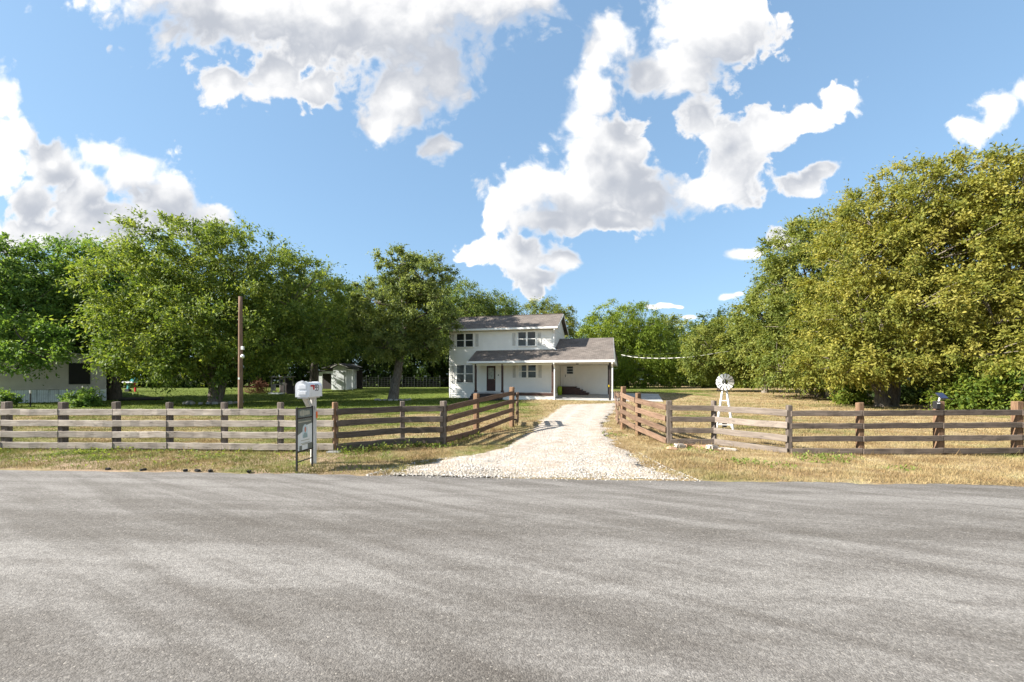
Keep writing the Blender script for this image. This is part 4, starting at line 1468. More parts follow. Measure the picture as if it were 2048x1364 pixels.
# window between photo columns 139 and 180
def on_end(px, py):
    a = (px - 1024) / F
    n = Vector((du.y, -du.x, 0)).normalized()
    t = (A0.dot(n)) / (Vector((a, 1, 0)).dot(n))
    q = Vector((a * t, t, 0)) - A0
    return q.dot(du.normalized()), H - (py - HY) * t / F - 0.05
x0, z1 = on_end(139, 727); x1, z0 = on_end(179, 767)
MB().box(x0, x1, -0.03, -0.016, z0, z1).build('pane', M_VOID, wn)
f3 = MB().box(x0 - .05, x0, -0.05, -0.016, z0 - .05, z1 + .05).box(x1, x1 + .05, -0.05, -0.016, z0 - .05, z1 + .05).box(x0, x1, -0.05, -0.016, z1, z1 + .05).box(x0, x1, -0.05, -0.016, z0 - .05, z0)
f3.build('window_frame', M_BLACK, wn)
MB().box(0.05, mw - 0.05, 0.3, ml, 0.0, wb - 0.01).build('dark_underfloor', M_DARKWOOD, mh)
k = 0.0
while k < mw - 0.1:
    w = min(0.55, mw - k)
    p = MB()
    for j in range(5):
        a = w * j / 5
        p.box(a + 0.004, a + w / 5 - 0.004, -0.012 - 0.012 * (j % 2), 0.012, -0.05, 0.86)
    o = p.build('skirting_panel', M_SKIRT, mh)
    o.location = (k, -0.06, 0)
    o.rotation_euler = (random.uniform(-0.16, -0.02), random.uniform(-.02, .03), random.uniform(-.06, .06))
    k += 0.56
MB().box(-0.02, mw + .02, -0.05, -0.0155, wb - 0.05, wb + 0.03).build('sill_trim', M_MH, mh)

# ------------------------------------------------------------------ garden shed
sg = on(690, 50.0)
M_SHED = plain('dull_white_boards', (0.55, 0.58, 0.58), 0.7, 0.12, 2.5)
M_DROOF = plain('dark_shed_roof', (0.045, 0.042, 0.04), 0.9, 0.2, 3.0)
shed = empty('garden_shed', sg, math.radians(-6))
tag(shed, 'small white gabled garden shed with open lean-tos in the shade of the left trees', 'shed')
k5 = 50.0 / F
X = lambda px: (px - 690) * k5
Zt = lambda py: H - (py - HY) * k5 - sg.z
zb = -0.15
MB().prism([(X(665), 0, zb), (X(692), 0, zb), (X(692), 0, Zt(735)), (X(680), 0, Zt(729)), (X(665), 0, Zt(736))], (0, 3.2, 0)).build('wall', M_SHED, shed)
MB().box(X(671), X(688), -0.05, -0.002, 0.02, Zt(744)).build('door', M_SHED, shed)
for j in range(4):
    z = 0.15 + j * 0.42
    MB().box(X(669.5), X(671), -0.04, -0.002, z, z + 0.16).build('hinge', M_DARKWOOD, shed)
MB().prism([(X(680), -0.35, Zt(727.5)), (X(699), -0.35, Zt(734)), (X(699), 3.4, Zt(734)), (X(680), 3.4, Zt(727.5))], (0, 0, 0.08)).build('roof_slope', M_DROOF, shed)
MB().prism([(X(680), -0.35, Zt(727.5)), (X(642), -0.35 + 0.3, Zt(737)), (X(642), 3.4, Zt(737)), (X(680), 3.4, Zt(727.5))], (0, 0, 0.08)).build('roof_slope', M_DROOF, shed)
MB().beam((X(680), -0.37, Zt(728)), (X(699), -0.37, Zt(734.5)), 0.03, 0.16, (0, 1, 0)).build('barge_board', M_TRIM, shed)
MB().beam((X(680), -0.37, Zt(728)), (X(664), -0.37, Zt(735)), 0.03, 0.16, (0, 1, 0)).build('barge_board', M_TRIM, shed)
# left lean-to with dark doorway
MB().box(X(632), X(639), 0.3, 0.4, zb, Zt(744)).build('lean_to_wall', M_SHED, shed)
MB().box(X(658.5), X(664.6), 0.3, 0.4, zb, Zt(742)).build('lean_to_wall', M_SHED, shed)
MB().box(X(639), X(658.5), 0.3, 0.4, Zt(747), Zt(742)).build('lean_to_wall', M_SHED, shed)
MB().box(X(610), X(618), 0.9, 1.0, zb, Zt(744)).build('lean_to_wall', M_SHED, shed)
MB().box(X(610), X(664), 1.6, 1.7, zb, Zt(744)).build('lean_to_back', M_DARKWOOD, shed)
MB().prism([(X(609), 0.1, Zt(745)), (X(664.5), 0.1, Zt(739.5)), (X(664.5), 2.6, Zt(738)), (X(609), 2.6, Zt(743))], (0, 0, 0.07)).build('lean_to_roof', M_DROOF, shed)
# right lean-to
MB().beam((X(704.5), 0.1, zb), (X(704.5), 0.1, Zt(739.5)), 0.1, 0.1, (0, 1, 0)).build('lean_to_post', M_SHED, shed)
MB().beam((X(692.4), 0.1, Zt(738.5)), (X(705.5), 0.1, Zt(740)), 0.08, 0.16, (0, 1, 0)).build('lean_to_beam', M_TRIM, shed)
MB().prism([(X(692.3), 0.0, Zt(736.5)), (X(706), 0.0, Zt(739)), (X(706), 2.8, Zt(739)), (X(692.3), 2.8, Zt(736.5))], (0, 0, 0.06)).build('lean_to_roof', M_DROOF, shed)
MB().box(X(692.4), X(705), 2.6, 2.7, zb, Zt(740)).build('lean_to_back', M_DARKWOOD, shed)

# old wooden coop and brush pile beside it
M_OLDW = make_wood('old_grey_timber', (0.30, 0.28, 0.25), (0.15, 0.14, 0.125), (0.03, 0.03, 0.03))
cg_ = on(556, 44.0)
k4 = 44.0 / F
coop = empty('wooden_coop', cg_, math.radians(-8))
tag(coop, 'weathered grey timber coop frame beside the brown brush pile', 'coop')
w, hgt, dp = 1.35, 1.62, 1.3
for x in (0 - w / 2, w / 2):
    for y in (0, dp):
        MB().beam((x, y, -0.1), (x, y, hgt), 0.1, 0.1, (0, 1, 0)).build('corner_post', M_OLDW, coop)
MB().box(-w / 2 + .05, w / 2 - .05, 0.02, 0.05, 0.85, 0.95).build('side_board', M_OLDW, coop)
MB().box(-w / 2 + .05, -w / 2 + 0.42, 0.02, 0.05, 0.3, 0.845).build('side_board', M_OLDW, coop)
MB().box(0.12, w / 2 - .05, 0.02, 0.05, 0.955, 1.5).build('side_board', M_OLDW, coop)
MB().box(0.22, 0.48, 0.005, 0.018, 1.08, 1.38).build('opening_shade_plate', M_VOID, coop)  # near-black plate standing in for the shade inside the coop
MB().box(-w / 2 + .05, w / 2 - .05, dp - .04, dp, 0.0, 1.5).build('back_board', M_DARKWOOD, coop)
MB().box(-w / 2 - .2, w / 2 + .2, -.2, dp + .2, hgt + 0.002, hgt + 0.07).build('roof_board', M_OLDW, coop)
MB().box(-w / 2 - .05, w / 2 + 0.05, -0.45, -0.05, 0.0, 0.12).build('trough', M_SHED, coop)
for j in range(3):
    MB().box(w / 2 + 0.06 + j * 0.62, w / 2 + 0.66 + j * 0.62, 0.2, 0.26, 0.0, 0.92 - 0.12 * j).build('side_board', M_DARKWOOD, coop)

M_TWIG = plain('rusty_dead_twigs', (0.16, 0.062, 0.028), 0.9, 0.3, 5.0)
bp = on(516, 45.0)
tw = MB()
for k in range(420):
    a = random.uniform(0, 6.28)
    r = abs(random.gauss(0, 0.75))
    p = Vector((r * math.cos(a) * 1.15, r * math.sin(a) * 0.7, random.uniform(0, 1.35) * math.exp(-(r / 1.3) ** 2)))
    d = Vector((random.gauss(0, 1), random.gauss(0, 1), random.gauss(0.1, 0.5))).normalized() * random.uniform(0.2, 0.7)
    tw.tube([p, p + d * .5 + Vector((0, 0, random.uniform(-.06, .06))), p + d], [0.024, 0.018, 0.007], 4, False)
brush = tw.build('brush_pile', M_TWIG, None, False, bp)
tag(brush, 'heap of rusty brown dead branches left of the wooden coop', 'brush pile', kind='stuff')

# white-topped play table far left
tg = on(255, 47.0)
tt = empty('play_table', tg, math.radians(-10))
tag(tt, 'small white-topped play table with teal and red legs beyond the far-left trunk', 'table')
k47 = 47.0 / F
MB().prism([(-0.75, 0, 0.98), (-0.6, 0, 1.06), (0.55, 0, 1.06), (0.62, 0, 0.92), (-0.55, 0, 0.90)], (0, 0.7, 0)).build('table_top', M_MAIL, tt)
M_TEALP = plain('teal_plastic', (0.06, 0.28, 0.30), 0.4, 0.1, 4.0)
MB().prism([(0.1, 0.1, 1.062), (0.42, 0.1, 1.45), (0.70, 0.1, 1.30), (0.66, 0.1, 1.0), (0.555, 0.1, 1.0), (0.55, 0.1, 1.062)], (0, 0.4, 0)).build('seat_back', M_TEALP, tt)
MB().beam((-0.15, 0.3, 0.9), (-0.3, 0.3, 0.25), 0.2, 0.2, (0, 1, 0)).build('leg', M_TEALP, tt)
MB().beam((-0.3, 0.3, 0.27), (-0.3, 0.3, -.1), 0.5, 0.3, (0, 1, 0)).build('foot', M_BLACK, tt)
MB().beam((0.55, 0.3, 0.91), (0.62, 0.3, -0.1), 0.14, 0.14, (0, 1, 0)).build('leg', M_RED, tt)

# dark landscape timber lying on the lawn
ta, tb = on(238, 35.5), on(326, 36.5)
d = (tb - ta)
tim = MB()
tim.tube([(x, 0, 0) for x in np.linspace(-d.length / 2, d.length / 2, 7)], 0.16, 8)
o = tim.build('fallen_log', M_DARKWOOD, None, True, (ta + tb) / 2 + Vector((0, 0, 0.12)), (0, 0, math.atan2(d.y, d.x)))
tag(o, 'long dark log lying in the shade beside the far-left trunk', 'log')

# wire fence stakes before the mobile home
M_STAKE = plain('pale_topped_stake', (0.50, 0.47, 0.40), 0.7, 0.2, 5.0)
for px, Z, tyy, lab in ((61, 27.5, 781, 'thin pale-topped stake in front of the white skirting'), (166, 28.5, 772, 'thin pale-topped stake rising from the bush below the dark window')):
    g = on(px, Z)
    top = W(px, tyy, Z).z - g.z
    e = empty('fence_stake', g)
    tag(e, lab, 'stake')
    MB().beam((0, 0, -0.2), (0, 0, top - 0.18), 0.05, 0.05, (0, 1, 0)).build('shaft', M_BLACK, e)
    MB().cbox(-0.045, 0.045, -0.045, 0.045, top - 0.18, top, 0.01).build('cap', M_STAKE, e)


# ------------------------------------------------------------------ wire fences at the back
M_WIRE = plain('dull_wire', (0.045, 0.052, 0.047), 0.6, 0.15, 5.0, metallic=0.3)
M_CAP = plain('white_post_cap', (0.72, 0.73, 0.72), 0.5, 0.1, 5.0)


def wire_fence(label, capm, pxs, hgt, spacing, Zs):
    p0 = on(pxs[0], Zs[0])
    root = empty('wire_fence', p0)
    tag(root, label, 'fence')
    pts = [on(p, z) for p, z in zip(pxs, Zs)]
    for p in pts:
        q = p - p0
        MB().beam(q + Vector((0, 0, -0.1)), q + Vector((0, 0, hgt)), 0.06, 0.06, (0, 1, 0)).build('post', M_WIRE, root)
        MB().cbox(q.x - 0.06, q.x + 0.06, q.y - 0.06, q.y + 0.06, q.z + hgt, q.z + hgt + 0.22, 0.03).build('post_cap', capm, root)
    wv = MB()
    for a, b in zip(pts[:-1], pts[1:]):
        a, b = a - p0, b - p0
        L = (b - a).length
        for z in np.linspace(0.08, hgt - 0.02, 6):
            wv.tube([a + Vector((0, 0, z)), b + Vector((0, 0, z))], 0.010, 3, False)
        m = int(L / spacing)
        for i in range(1, m):
            c = a + (b - a) * (i / m)
            wv.tube([c + Vector((0, 0, 0.05)), c + Vector((0, 0, hgt))], 0.012, 3, False)
    wv.build('wire_mesh', M_WIRE, root)


wire_fence('dark wire fence with white-capped posts along the back of the right lawn', M_CAP, [1215, 1240, 1264, 1300, 1336, 1373, 1410, 1450, 1490], 1.25, 0.30, [74, 74, 74, 74, 74, 74, 74, 72, 70])
wire_fence('dark wire fence between the white shed and the farmhouse', M_WIRE, [712, 733, 757, 781, 805, 829, 853, 880], 1.3, 0.35, [56, 56, 56, 56, 56, 56, 56, 56])

# ------------------------------------------------------------------ cables behind the carport
def make_cable_mat():
    m, nt = new_mat('twisted_white_cable')
    tc = nt.add('ShaderNodeTexCoord').outputs['Object']
    sp = nt.add('ShaderNodeSeparateXYZ')
    nt.l.new(tc, sp.inputs[0])
    s = nt.math('SINE', nt.math('MULTIPLY', sp.outputs[0], 11.5))
    c = nt.mix(nt.smooth(s, -0.5, -0.2), (0.10, 0.10, 0.10), (0.72, 0.70, 0.64))
    finish(nt, c, 0.6)
    return m


def cable(label, pts, r, mat):
    m = MB()
    m.tube([p - pts[0] for p in pts], r, 6)
    o = m.build('overhead_cable', mat, None, True, pts[0])
    tag(o, label, 'cable')


cp = [(1243, 709.5, 50), (1265, 714, 49), (1290, 716, 48), (1315, 716.6, 47), (1340, 716.3, 46), (1367, 715, 45), (1390, 713, 44), (1420, 708, 43), (1460, 702, 42)]
cable('sagging white twisted cable strung from behind the carport to the right-hand trees', [W(*c) for c in cp], [.022, .026, .026, .026, .026, .024, .010, .009, .009], make_cable_mat())
cp = [(1243, 713, 52), (1290, 710, 52), (1340, 707, 52), (1400, 702, 52), (1460, 696, 52)]
cable('thin dark cable rising above the white twisted one', [W(*c) for c in cp], 0.018, M_WIRE)

# ------------------------------------------------------------------ small dark-roofed lean-to behind the right trees
lg = on(1855, 33.0)
k33 = 33.0 / F
lt = empty('open_shelter', lg, math.radians(-14))
tag(lt, 'low open shelter with dark corrugated roof behind the right-hand trees', 'shelter')
for x in (-1.9, 1.7):
    for y in (0, 2.4):
        MB().beam((x, y, -0.2), (x, y, 1.15), 0.09, 0.09, (0, 1, 0)).build('post', M_DARKWOOD, lt)
rr = MB()
for j in range(16):
    a = -2.15 + j * 0.26
    rr.prism([(a, -0.3, 1.15 + 0.02 * (j % 2)), (a + 0.26, -0.3, 1.15 + 0.02 * ((j + 1) % 2)), (a + 0.26, 2.7, 1.85 + 0.02 * ((j + 1) % 2)), (a, 2.7, 1.85 + 0.02 * (j % 2))], (0, 0, 0.03))
rr.build('roof_sheet', plain('dark_corrugated_metal', (0.075, 0.075, 0.085), 0.5, 0.25, 4.0), lt)

# ------------------------------------------------------------------ stones
def rock(name, p, sx, sy, sz, mat, parent=None, seed=0, yaw=0.0):
    r = np.random.default_rng(seed)
    import bmesh
    bm = bmesh.new()
    bmesh.ops.create_cube(bm, size=2.0)
    bmesh.ops.bevel(bm, geom=bm.edges[:], offset=0.32, segments=2, affect='EDGES')
    for v in bm.verts:
        v.co += Vector(r.normal(0, 0.07, 3))
        v.co.x *= sx; v.co.y *= sy; v.co.z *= sz
    me = bpy.data.meshes.new(name)
    bm.to_mesh(me); bm.free()
    me.materials.append(mat)
    o = bpy.data.objects.new(name, me)
    COL.objects.link(o)
    o.location = p
    o.rotation_euler = (r.normal(0, .08), r.normal(0, .08), yaw)
    if parent: o.parent = parent
    return o


M_ROCK = plain('limestone_block', (0.38, 0.335, 0.285), 0.9, 0.15, 7.0, bump=0.4)
M_RINGROCK = plain('grey_ring_stone', (0.36, 0.345, 0.32), 0.9, 0.25, 5.0, bump=0.4)
M_ROCKR = plain('reddish_stone', (0.42, 0.26, 0.17), 0.9, 0.15, 7.0, bump=0.4)
for i, (px, py, sx, sy, sz, mt, lab) in enumerate((
        (1360, 895, .115, .10, .055, M_ROCK, 'pale limestone block under the right fence, nearest the gate'),
        (1425.5, 898, .125, .10, .055, M_ROCK, 'pale limestone block at the foot of the second right-hand fence post from the bend'),
        (1448, 899, .13, .10, .028, M_ROCK, 'flat pale slab just right of the limestone block under the fence'),
        (1461, 901, .13, .10, .03, M_ROCK, 'flat grey slab at the right end of the stone row under the fence'),
        (1378, 892.5, .15, .06, .03, M_ROCKR, 'thin reddish stone behind the limestone block nearest the gate'),
        (1402, 894.5, .17, .06, .03, M_ROCKR, 'thin reddish stone midway between the two limestone blocks'),
        (1344, 899, .10, .09, .035, M_ROCKR, 'low reddish stone in the grass at the bend of the right fence'))):
    g = at(px, py)
    o = rock('stone', g + Vector((0, 0, sz * 0.7)), sx, sy, sz, mt, None, i + 3, random.uniform(-.5, .5))
    tag(o, lab, 'stone', 'stones along the right fence')
g = at(672, 904)
o = rock('concrete_footing', g + Vector((0, -0.08, 0.01)), .16, .10, .03, M_CONC, None, 77, 0.1)
tag(o, 'flat pale concrete footing at the tan corner post of the left fence', 'footing')
M_CLOD = plain('black_asphalt_crumb', (0.022, 0.020, 0.018), 0.9, 0.2, 9.0, bump=0.5)
for i, px in enumerate((213, 284, 369, 393, 419, 497)):
    X0 = (px - 1024) / F * 7.95
    X0 = (px - 1024) / F * float(road_edge(X0))
    Y0 = float(road_edge(X0)) + 0.03
    o = rock('asphalt_lump', (X0, Y0, 0.014), .032 + .014 * (i % 2), .03, .022, M_CLOD, None, 40 + i, i)
    tag(o, ['black asphalt lump at the road edge, leftmost of the six', 'black asphalt lump at the road edge, second from the left', 'black asphalt lump at the road edge, third from the left',
            'black asphalt lump at the road edge, fourth from the left', 'black asphalt lump at the road edge, fifth from the left', 'black asphalt lump at the road edge, nearest the mailbox'][i], 'asphalt lump', 'black lumps along the left road edge')


def stone_ring(label, cx, cy, rx, ry, n, mat, sz, a0, a1):
    z = float(gz(cx, cy))
    root = empty('stone_ring', (cx, cy, z))
    tag(root, label, 'stone ring')
    for k in range(n):
        a = a0 + (a1 - a0) * k / (n - 1)
        rock('stone', (rx * math.cos(a) + random.uniform(-.05, .05), ry * math.sin(a) + random.uniform(-.08, .08), sz * 0.5), random.uniform(.45, 1.1) * 0.2, 0.14, sz * random.uniform(.7, 1.1), mat, root, 200 + k, a + math.pi / 2)

# ------------------------------------------------------------------ trees
def make_leaf_mat(name, cols, trans=0.44, rough=0.62):
    """cols: dark, mid, light leaf colours; single leaves and whole sprays vary"""
    m, nt = new_mat(name)
    r = nt.add('ShaderNodeAttribute', attribute_name='tint').outputs['Fac']
    pos = nt.add('ShaderNodeNewGeometry').outputs['Position']
    n = nt.noise(pos, 0.55, 3, 0.6)
    f = nt.math('ADD', nt.math('MULTIPLY', r, 0.62), nt.math('MULTIPLY', n, 0.5))
    c = nt.ramp(f, [(0.22, cols[0]), (0.52, cols[1]), (0.85, cols[2])])
    p = nt.add('ShaderNodeBsdfPrincipled')
    nt.l.new(c, p.inputs['Base Color'])
    p.inputs['Roughness'].default_value = rough
    p.inputs['Specular IOR Level'].default_value = 0.22
    t = nt.add('ShaderNodeBsdfTranslucent')
    tcol = nt.mix(1.0, c, (1.25, 1.2, 0.6), 'MULTIPLY')
    nt.l.new(tcol, t.inputs[0])
    mx = nt.add('ShaderNodeMixShader')
    mx.inputs[0].default_value = trans
    nt.l.new(p.outputs[0], mx.inputs[1])
    nt.l.new(t.outputs[0], mx.inputs[2])
    o = nt.add('ShaderNodeOutputMaterial')
    nt.l.new(mx.outputs[0], o.inputs[0])
    return m


def make_bark(name, a, b):
    m, nt = new_mat(name)
    tc = nt.add('ShaderNodeTexCoord').outputs['Object']
    g = nt.noise(nt.vec('MULTIPLY', tc, (7, 7, 1.3)), 2.2, 5, 0.65, 0.6)
    n = nt.noise(tc, 1.3, 3, 0.5)
    c = nt.mix(nt.smooth(g, 0.3, 0.7), a, b)
    c = nt.mix(nt.smooth(n, 0.5, 0.7, 0, 0.4), c, tuple(0.8 * x + 0.02 for x in b))
    finish(nt, c, 0.95, g, 0.9, 0.05, spec=0.1)
    return m


L_GREEN = make_leaf_mat('ash_leaves', [(0.055, 0.1, 0.02), (0.135, 0.195, 0.036), (0.25, 0.295, 0.065)])
L_BRIGHT = make_leaf_mat('sumac_leaves', [(0.045, 0.1, 0.022), (0.105, 0.19, 0.038), (0.21, 0.3, 0.07)])
L_OAK = make_leaf_mat('oak_leaves', [(0.065, 0.10, 0.030), (0.155, 0.20, 0.060), (0.27, 0.305, 0.10)])
L_YELLOW = make_leaf_mat('yellowing_elm_leaves', [(0.085, 0.108, 0.02), (0.195, 0.205, 0.036), (0.34, 0.31, 0.07)])
L_OLIVE = make_leaf_mat('olive_leaves', [(0.075, 0.108, 0.022), (0.155, 0.19, 0.038), (0.27, 0.28, 0.068)])
L_WILLOW = make_leaf_mat('willow_leaves', [(0.0688, 0.1125, 0.0125), (0.1438, 0.2063, 0.0213), (0.25, 0.2937, 0.0425)])
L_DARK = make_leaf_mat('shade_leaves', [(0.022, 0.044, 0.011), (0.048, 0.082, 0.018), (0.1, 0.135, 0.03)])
L_PINE = make_leaf_mat('feathery_leaves', [(0.065, 0.1105, 0.0286), (0.1235, 0.1755, 0.0442), (0.208, 0.247, 0.0715)])
L_BUSH = make_leaf_mat('bush_leaves', [(0.055, 0.1, 0.014), (0.125, 0.175, 0.022), (0.26, 0.275, 0.045)])
L_SHADE = make_leaf_mat('deep_shade_leaves', [(0.030, 0.060, 0.016), (0.07, 0.115, 0.026), (0.15, 0.195, 0.045)])  # dark bluish leaf green with the deep crown shade put into the colour
BARK = make_bark('grey_bark', (0.085, 0.070, 0.056), (0.23, 0.20, 0.165))
BARK_D = make_bark('dark_bark', (0.042, 0.036, 0.030), (0.13, 0.112, 0.095))


def unit(a):
    return a / np.maximum(np.linalg.norm(a, axis=-1, keepdims=True), 1e-9)


def leaves(R, lobes, nclump, sprays, per, rc, size, aspect=0.42, inner=0.25, droop=0.15, flat=0.8, spread=0.75, zmin=None):
    """lobes: array (n,6) centre and radii. returns clump centres and leaf quads"""
    lb = np.asarray(lobes, float)
    area = (lb[:, 3] * lb[:, 4] * lb[:, 5]) ** (2 / 3)
    pick = R.choice(len(lb), nclump, p=area / area.sum())
    d = unit(R.normal(0, 1, (nclump, 3)))
    rad = np.where(R.random(nclump) < inner, R.uniform(0.2, 0.75, nclump), R.uniform(0.78, 1.10, nclump))
    c = lb[pick, :3] + d * lb[pick, 3:] * rad[:, None]
    out = unit(d / lb[pick, 3:])
    if zmin is not None:
        k = c[:, 2] > zmin
        c, out = c[k], out[k]
    nc = len(c)
    rcl = rc * R.uniform(0.55, 1.45, nc)
    ctint = R.normal(0, 0.2, nc)
    sd = unit(out[:, None, :] * spread + R.normal(0, 0.62, (nc, sprays, 3)) + np.array([0, 0, 0.12]))
    sd[..., 2] *= flat
    sl = rcl[:, None] * R.uniform(0.45, 1.55, (nc, sprays))
    t = R.uniform(0.12, 1.0, (nc, sprays, per))
    pos = c[:, None, None, :] + sd[:, :, None, :] * (sl[..., None] * t)[..., None]
    pos = pos + R.normal(0, 1, pos.shape) * (0.13 * rcl[:, None, None, None] * (0.5 + 0.5 * t[..., None]))
    pos[..., 2] -= droop * (t ** 2) * sl[..., None]
    nl = nc * sprays * per
    pos = pos.reshape(-1, 3)
    outl = np.repeat(out, sprays * per, axis=0)
    sdl = np.repeat(sd.reshape(-1, 3), per, axis=0)
    ax = unit(sdl * 0.8 + R.normal(0, 0.6, (nl, 3)) + np.array([0, 0, -0.25 - droop]))
    loc = (pos - np.repeat(c, sprays * per, axis=0)) / np.repeat(rcl, sprays * per)[:, None]
    nrm = unit(outl * 0.35 + loc * 0.7 + np.array([0, 0, 0.30]) + R.normal(0, 0.42, (nl, 3)))
    sid = unit(np.cross(ax, nrm))
    L = size * R.uniform(0.45, 1.45, nl)[:, None]
    Wd = L * aspect * R.uniform(0.8, 1.25, nl)[:, None]
    nn = np.cross(sid, ax)
    v = np.stack([pos, pos + ax * L * 0.5 + sid * Wd * 0.5 + nn * L * 0.06, pos + ax * L, pos + ax * L * 0.5 - sid * Wd * 0.5 + nn * L * 0.06], 1).reshape(-1, 3)
    f = np.arange(nl * 4).reshape(-1, 4)
    tint = np.clip(0.5 + np.repeat(ctint, sprays * per) + R.normal(0, 0.2, nl), 0, 1)
    return c, v, f, np.repeat(tint, 4)


def limb(m, a, b, r0, r1, n=6, bend=0.25, R=None, seg=5):
    a, b = Vector(a), Vector(b)
    L = (b - a).length
    mid = (a + b) / 2 + Vector((random.gauss(0, .1) * L, random.gauss(0, .1) * L, bend * L * 0.5))
    pts, rr = [], []
    for i in range(seg + 1):
        t = i / seg
        pts.append(a * (1 - t) ** 2 + mid * (2 * t * (1 - t)) + b * t * t)
        rr.append(r0 + (r1 - r0) * t ** 0.8)
    m.tube(pts, rr, n, False)


def tree(label, px, Z, lobes, mat, nclump, sprays=11, per=13, rc=0.85, size=0.2, aspect=0.42, trunk=None, bark=None, seed=1, name='tree', zmin=None,
         forks=None, ntwig=60, cat='tree', group=None, droop=0.15, inner=0.15, flat=0.8, stems=None, spread=0.75):
    """lobes given as (photo column, photo row, half width, half height in photo pixels, depth half-size in m, depth shift in m)"""
    R = np.random.default_rng(seed)
    random.seed(seed)
    g = on(px, Z)
    root = empty(name, g)
    tag(root, label, cat, group)
    lb = []
    for (lx, ly, hw_, hh, dd, dz) in lobes:
        c = W(lx, ly, Z + dz)
        k = (Z + dz) / F
        lb.append((c.x - g.x, c.y - g.y, c.z - g.z, hw_ * k, dd, hh * k))
    c, v, f, tint = leaves(R, lb, nclump, sprays, per, rc, size, aspect, inner, droop, flat, spread, zmin)
    np_mesh('crown', v, f, mat, root, attr={'tint': tint})
    bark = bark or BARK
    m = MB()
    tops = []
    for st in (stems or [trunk]):
        # trunk polyline: list of (dx, dy, z, radius)
        pts = [Vector(q[:3]) for q in st]
        rr = [q[3] for q in st]
        P2, R2 = [], []
        for i in range(len(pts) - 1):
            for s in range(4):
                t = s / 4
                P2.append(pts[i].lerp(pts[i + 1], t) + Vector((random.gauss(0, .02), random.gauss(0, .02), 0)))
                R2.append(rr[i] * (1 - t) + rr[i + 1] * t)
        P2.append(pts[-1]); R2.append(rr[-1])
        m.tube(P2, R2, 10, True)
        tops += [(pts[k], rr[k]) for k in range(1, len(pts))]
    m.build('trunk', bark, root, True)
    m2 = MB()
    if len(c) and ntwig:
        sel = R.choice(len(c), min(ntwig, len(c)), replace=False)
        hubs = []
        # main limbs to the lobes, then branches from them to the clumps
        for q in lb:
            tgt = Vector((q[0], q[1], q[2] - 0.2 * q[5]))
            tp, r = min(tops, key=lambda s: (s[0] - tgt).length + (2.0 if s[0].z > tgt.z else 0))
            limb(m2, tp, tgt, r * 0.72, max(0.05, r * 0.3), 7, 0.12)
            hubs.append((tgt, max(0.05, r * 0.3)))
            hubs.append((tp.lerp(tgt, 0.55), r * 0.45))
        for i in sel:
            tgt = Vector(c[i])
            hb_, r = min(hubs, key=lambda s: (s[0] - tgt).length + (0.8 if s[0].z > tgt.z else 0))
            limb(m2, hb_, tgt, min(r * 0.7, 0.07), 0.015, 4, 0.08, seg=3)
        m2.build('limb', bark, root, True)
    return root


def tr(Hh, r, lean=(0, 0), base=1.45):
    return [(0, 0, -0.3, r * base * 1.15), (0, 0, 0.15, r * base), (lean[0] * .25, lean[1] * .25, Hh * .3, r), (lean[0] * .6, lean[1] * .6, Hh * .65, r * .9), (lean[0], lean[1], Hh, r * .75)]


# --- left side
tree('tall broad green tree whose trunk stands at the right end of the mobile home', 226, 37.5,
     [(150, 570, 120, 75, 4.0, 0), (230, 600, 95, 90, 3.6, -0.5), (90, 610, 110, 80, 4.0, -1), (190, 670, 90, 60, 3.2, 0), (70, 675, 95, 50, 3.4, -2.5), (260, 555, 60, 55, 3, 1)],
     L_BRIGHT, 640, 11, 12, 0.95, 0.24, trunk=tr(4.2, 0.44, (0.1, 0)), bark=BARK_D, seed=11, ntwig=90)
tree('leafy green tree at the left edge overhanging the mobile home', -60, 33.0,
     [(-60, 590, 120, 100, 4, 0), (20, 555, 90, 70, 3.5, 0), (10, 640, 85, 60, 3, -1.5), (50, 680, 55, 30, 2.0, -4.2), (90, 712, 26, 14, .8, -4.2), (30, 740, 14, 10, .5, -4.4)],
     L_BRIGHT, 430, 11, 12, 0.85, 0.23, trunk=tr(3.6, 0.36), bark=BARK_D, seed=12, ntwig=60)
tree('wide spreading olive-green ash tree with a stone ring, behind the utility pole', 430, 31.5,
     [(385, 512, 95, 62, 4.2, 0), (470, 542, 120, 75, 4.5, 0.5), (300, 572, 80, 85, 4.0, -0.8), (580, 602, 100, 80, 4.0, 1.0), (350, 652, 110, 80, 4.2, -1.6), (480, 652, 120, 80, 4.2, -0.8), (300, 706, 62, 48, 2.6, -2.0), (390, 727, 80, 40, 2.8, -2.4), (555, 690, 80, 44, 3.0, 0.5), (635, 655, 50, 46, 2.5, 1.5)],
     L_GREEN, 1050, 11, 12, 0.85, 0.20, seed=21, ntwig=150, bark=BARK, zmin=0.9,
     stems=[tr(3.2, 0.33, (-0.3, 0.0)), [(0.12, 0.05, -0.2, .3), (0.2, 0.05, 0.3, .26), (0.75, 0.1, 1.9, .19), (1.5, 0.2, 3.4, .15)], [(0, 0, 0.9, .2), (-0.8, -0.2, 2.2, .14), (-1.9, -0.3, 3.4, .1)]])
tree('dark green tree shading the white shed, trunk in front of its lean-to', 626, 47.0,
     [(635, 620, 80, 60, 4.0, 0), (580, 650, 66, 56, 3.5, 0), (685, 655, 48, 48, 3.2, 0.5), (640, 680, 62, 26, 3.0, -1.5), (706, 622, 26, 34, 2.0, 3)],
     L_SHADE, 380, 10, 11, 1.1, 0.27, trunk=tr(3.4, 0.42, (0.2, 0)), bark=BARK_D, seed=31, ntwig=50, zmin=2.4)
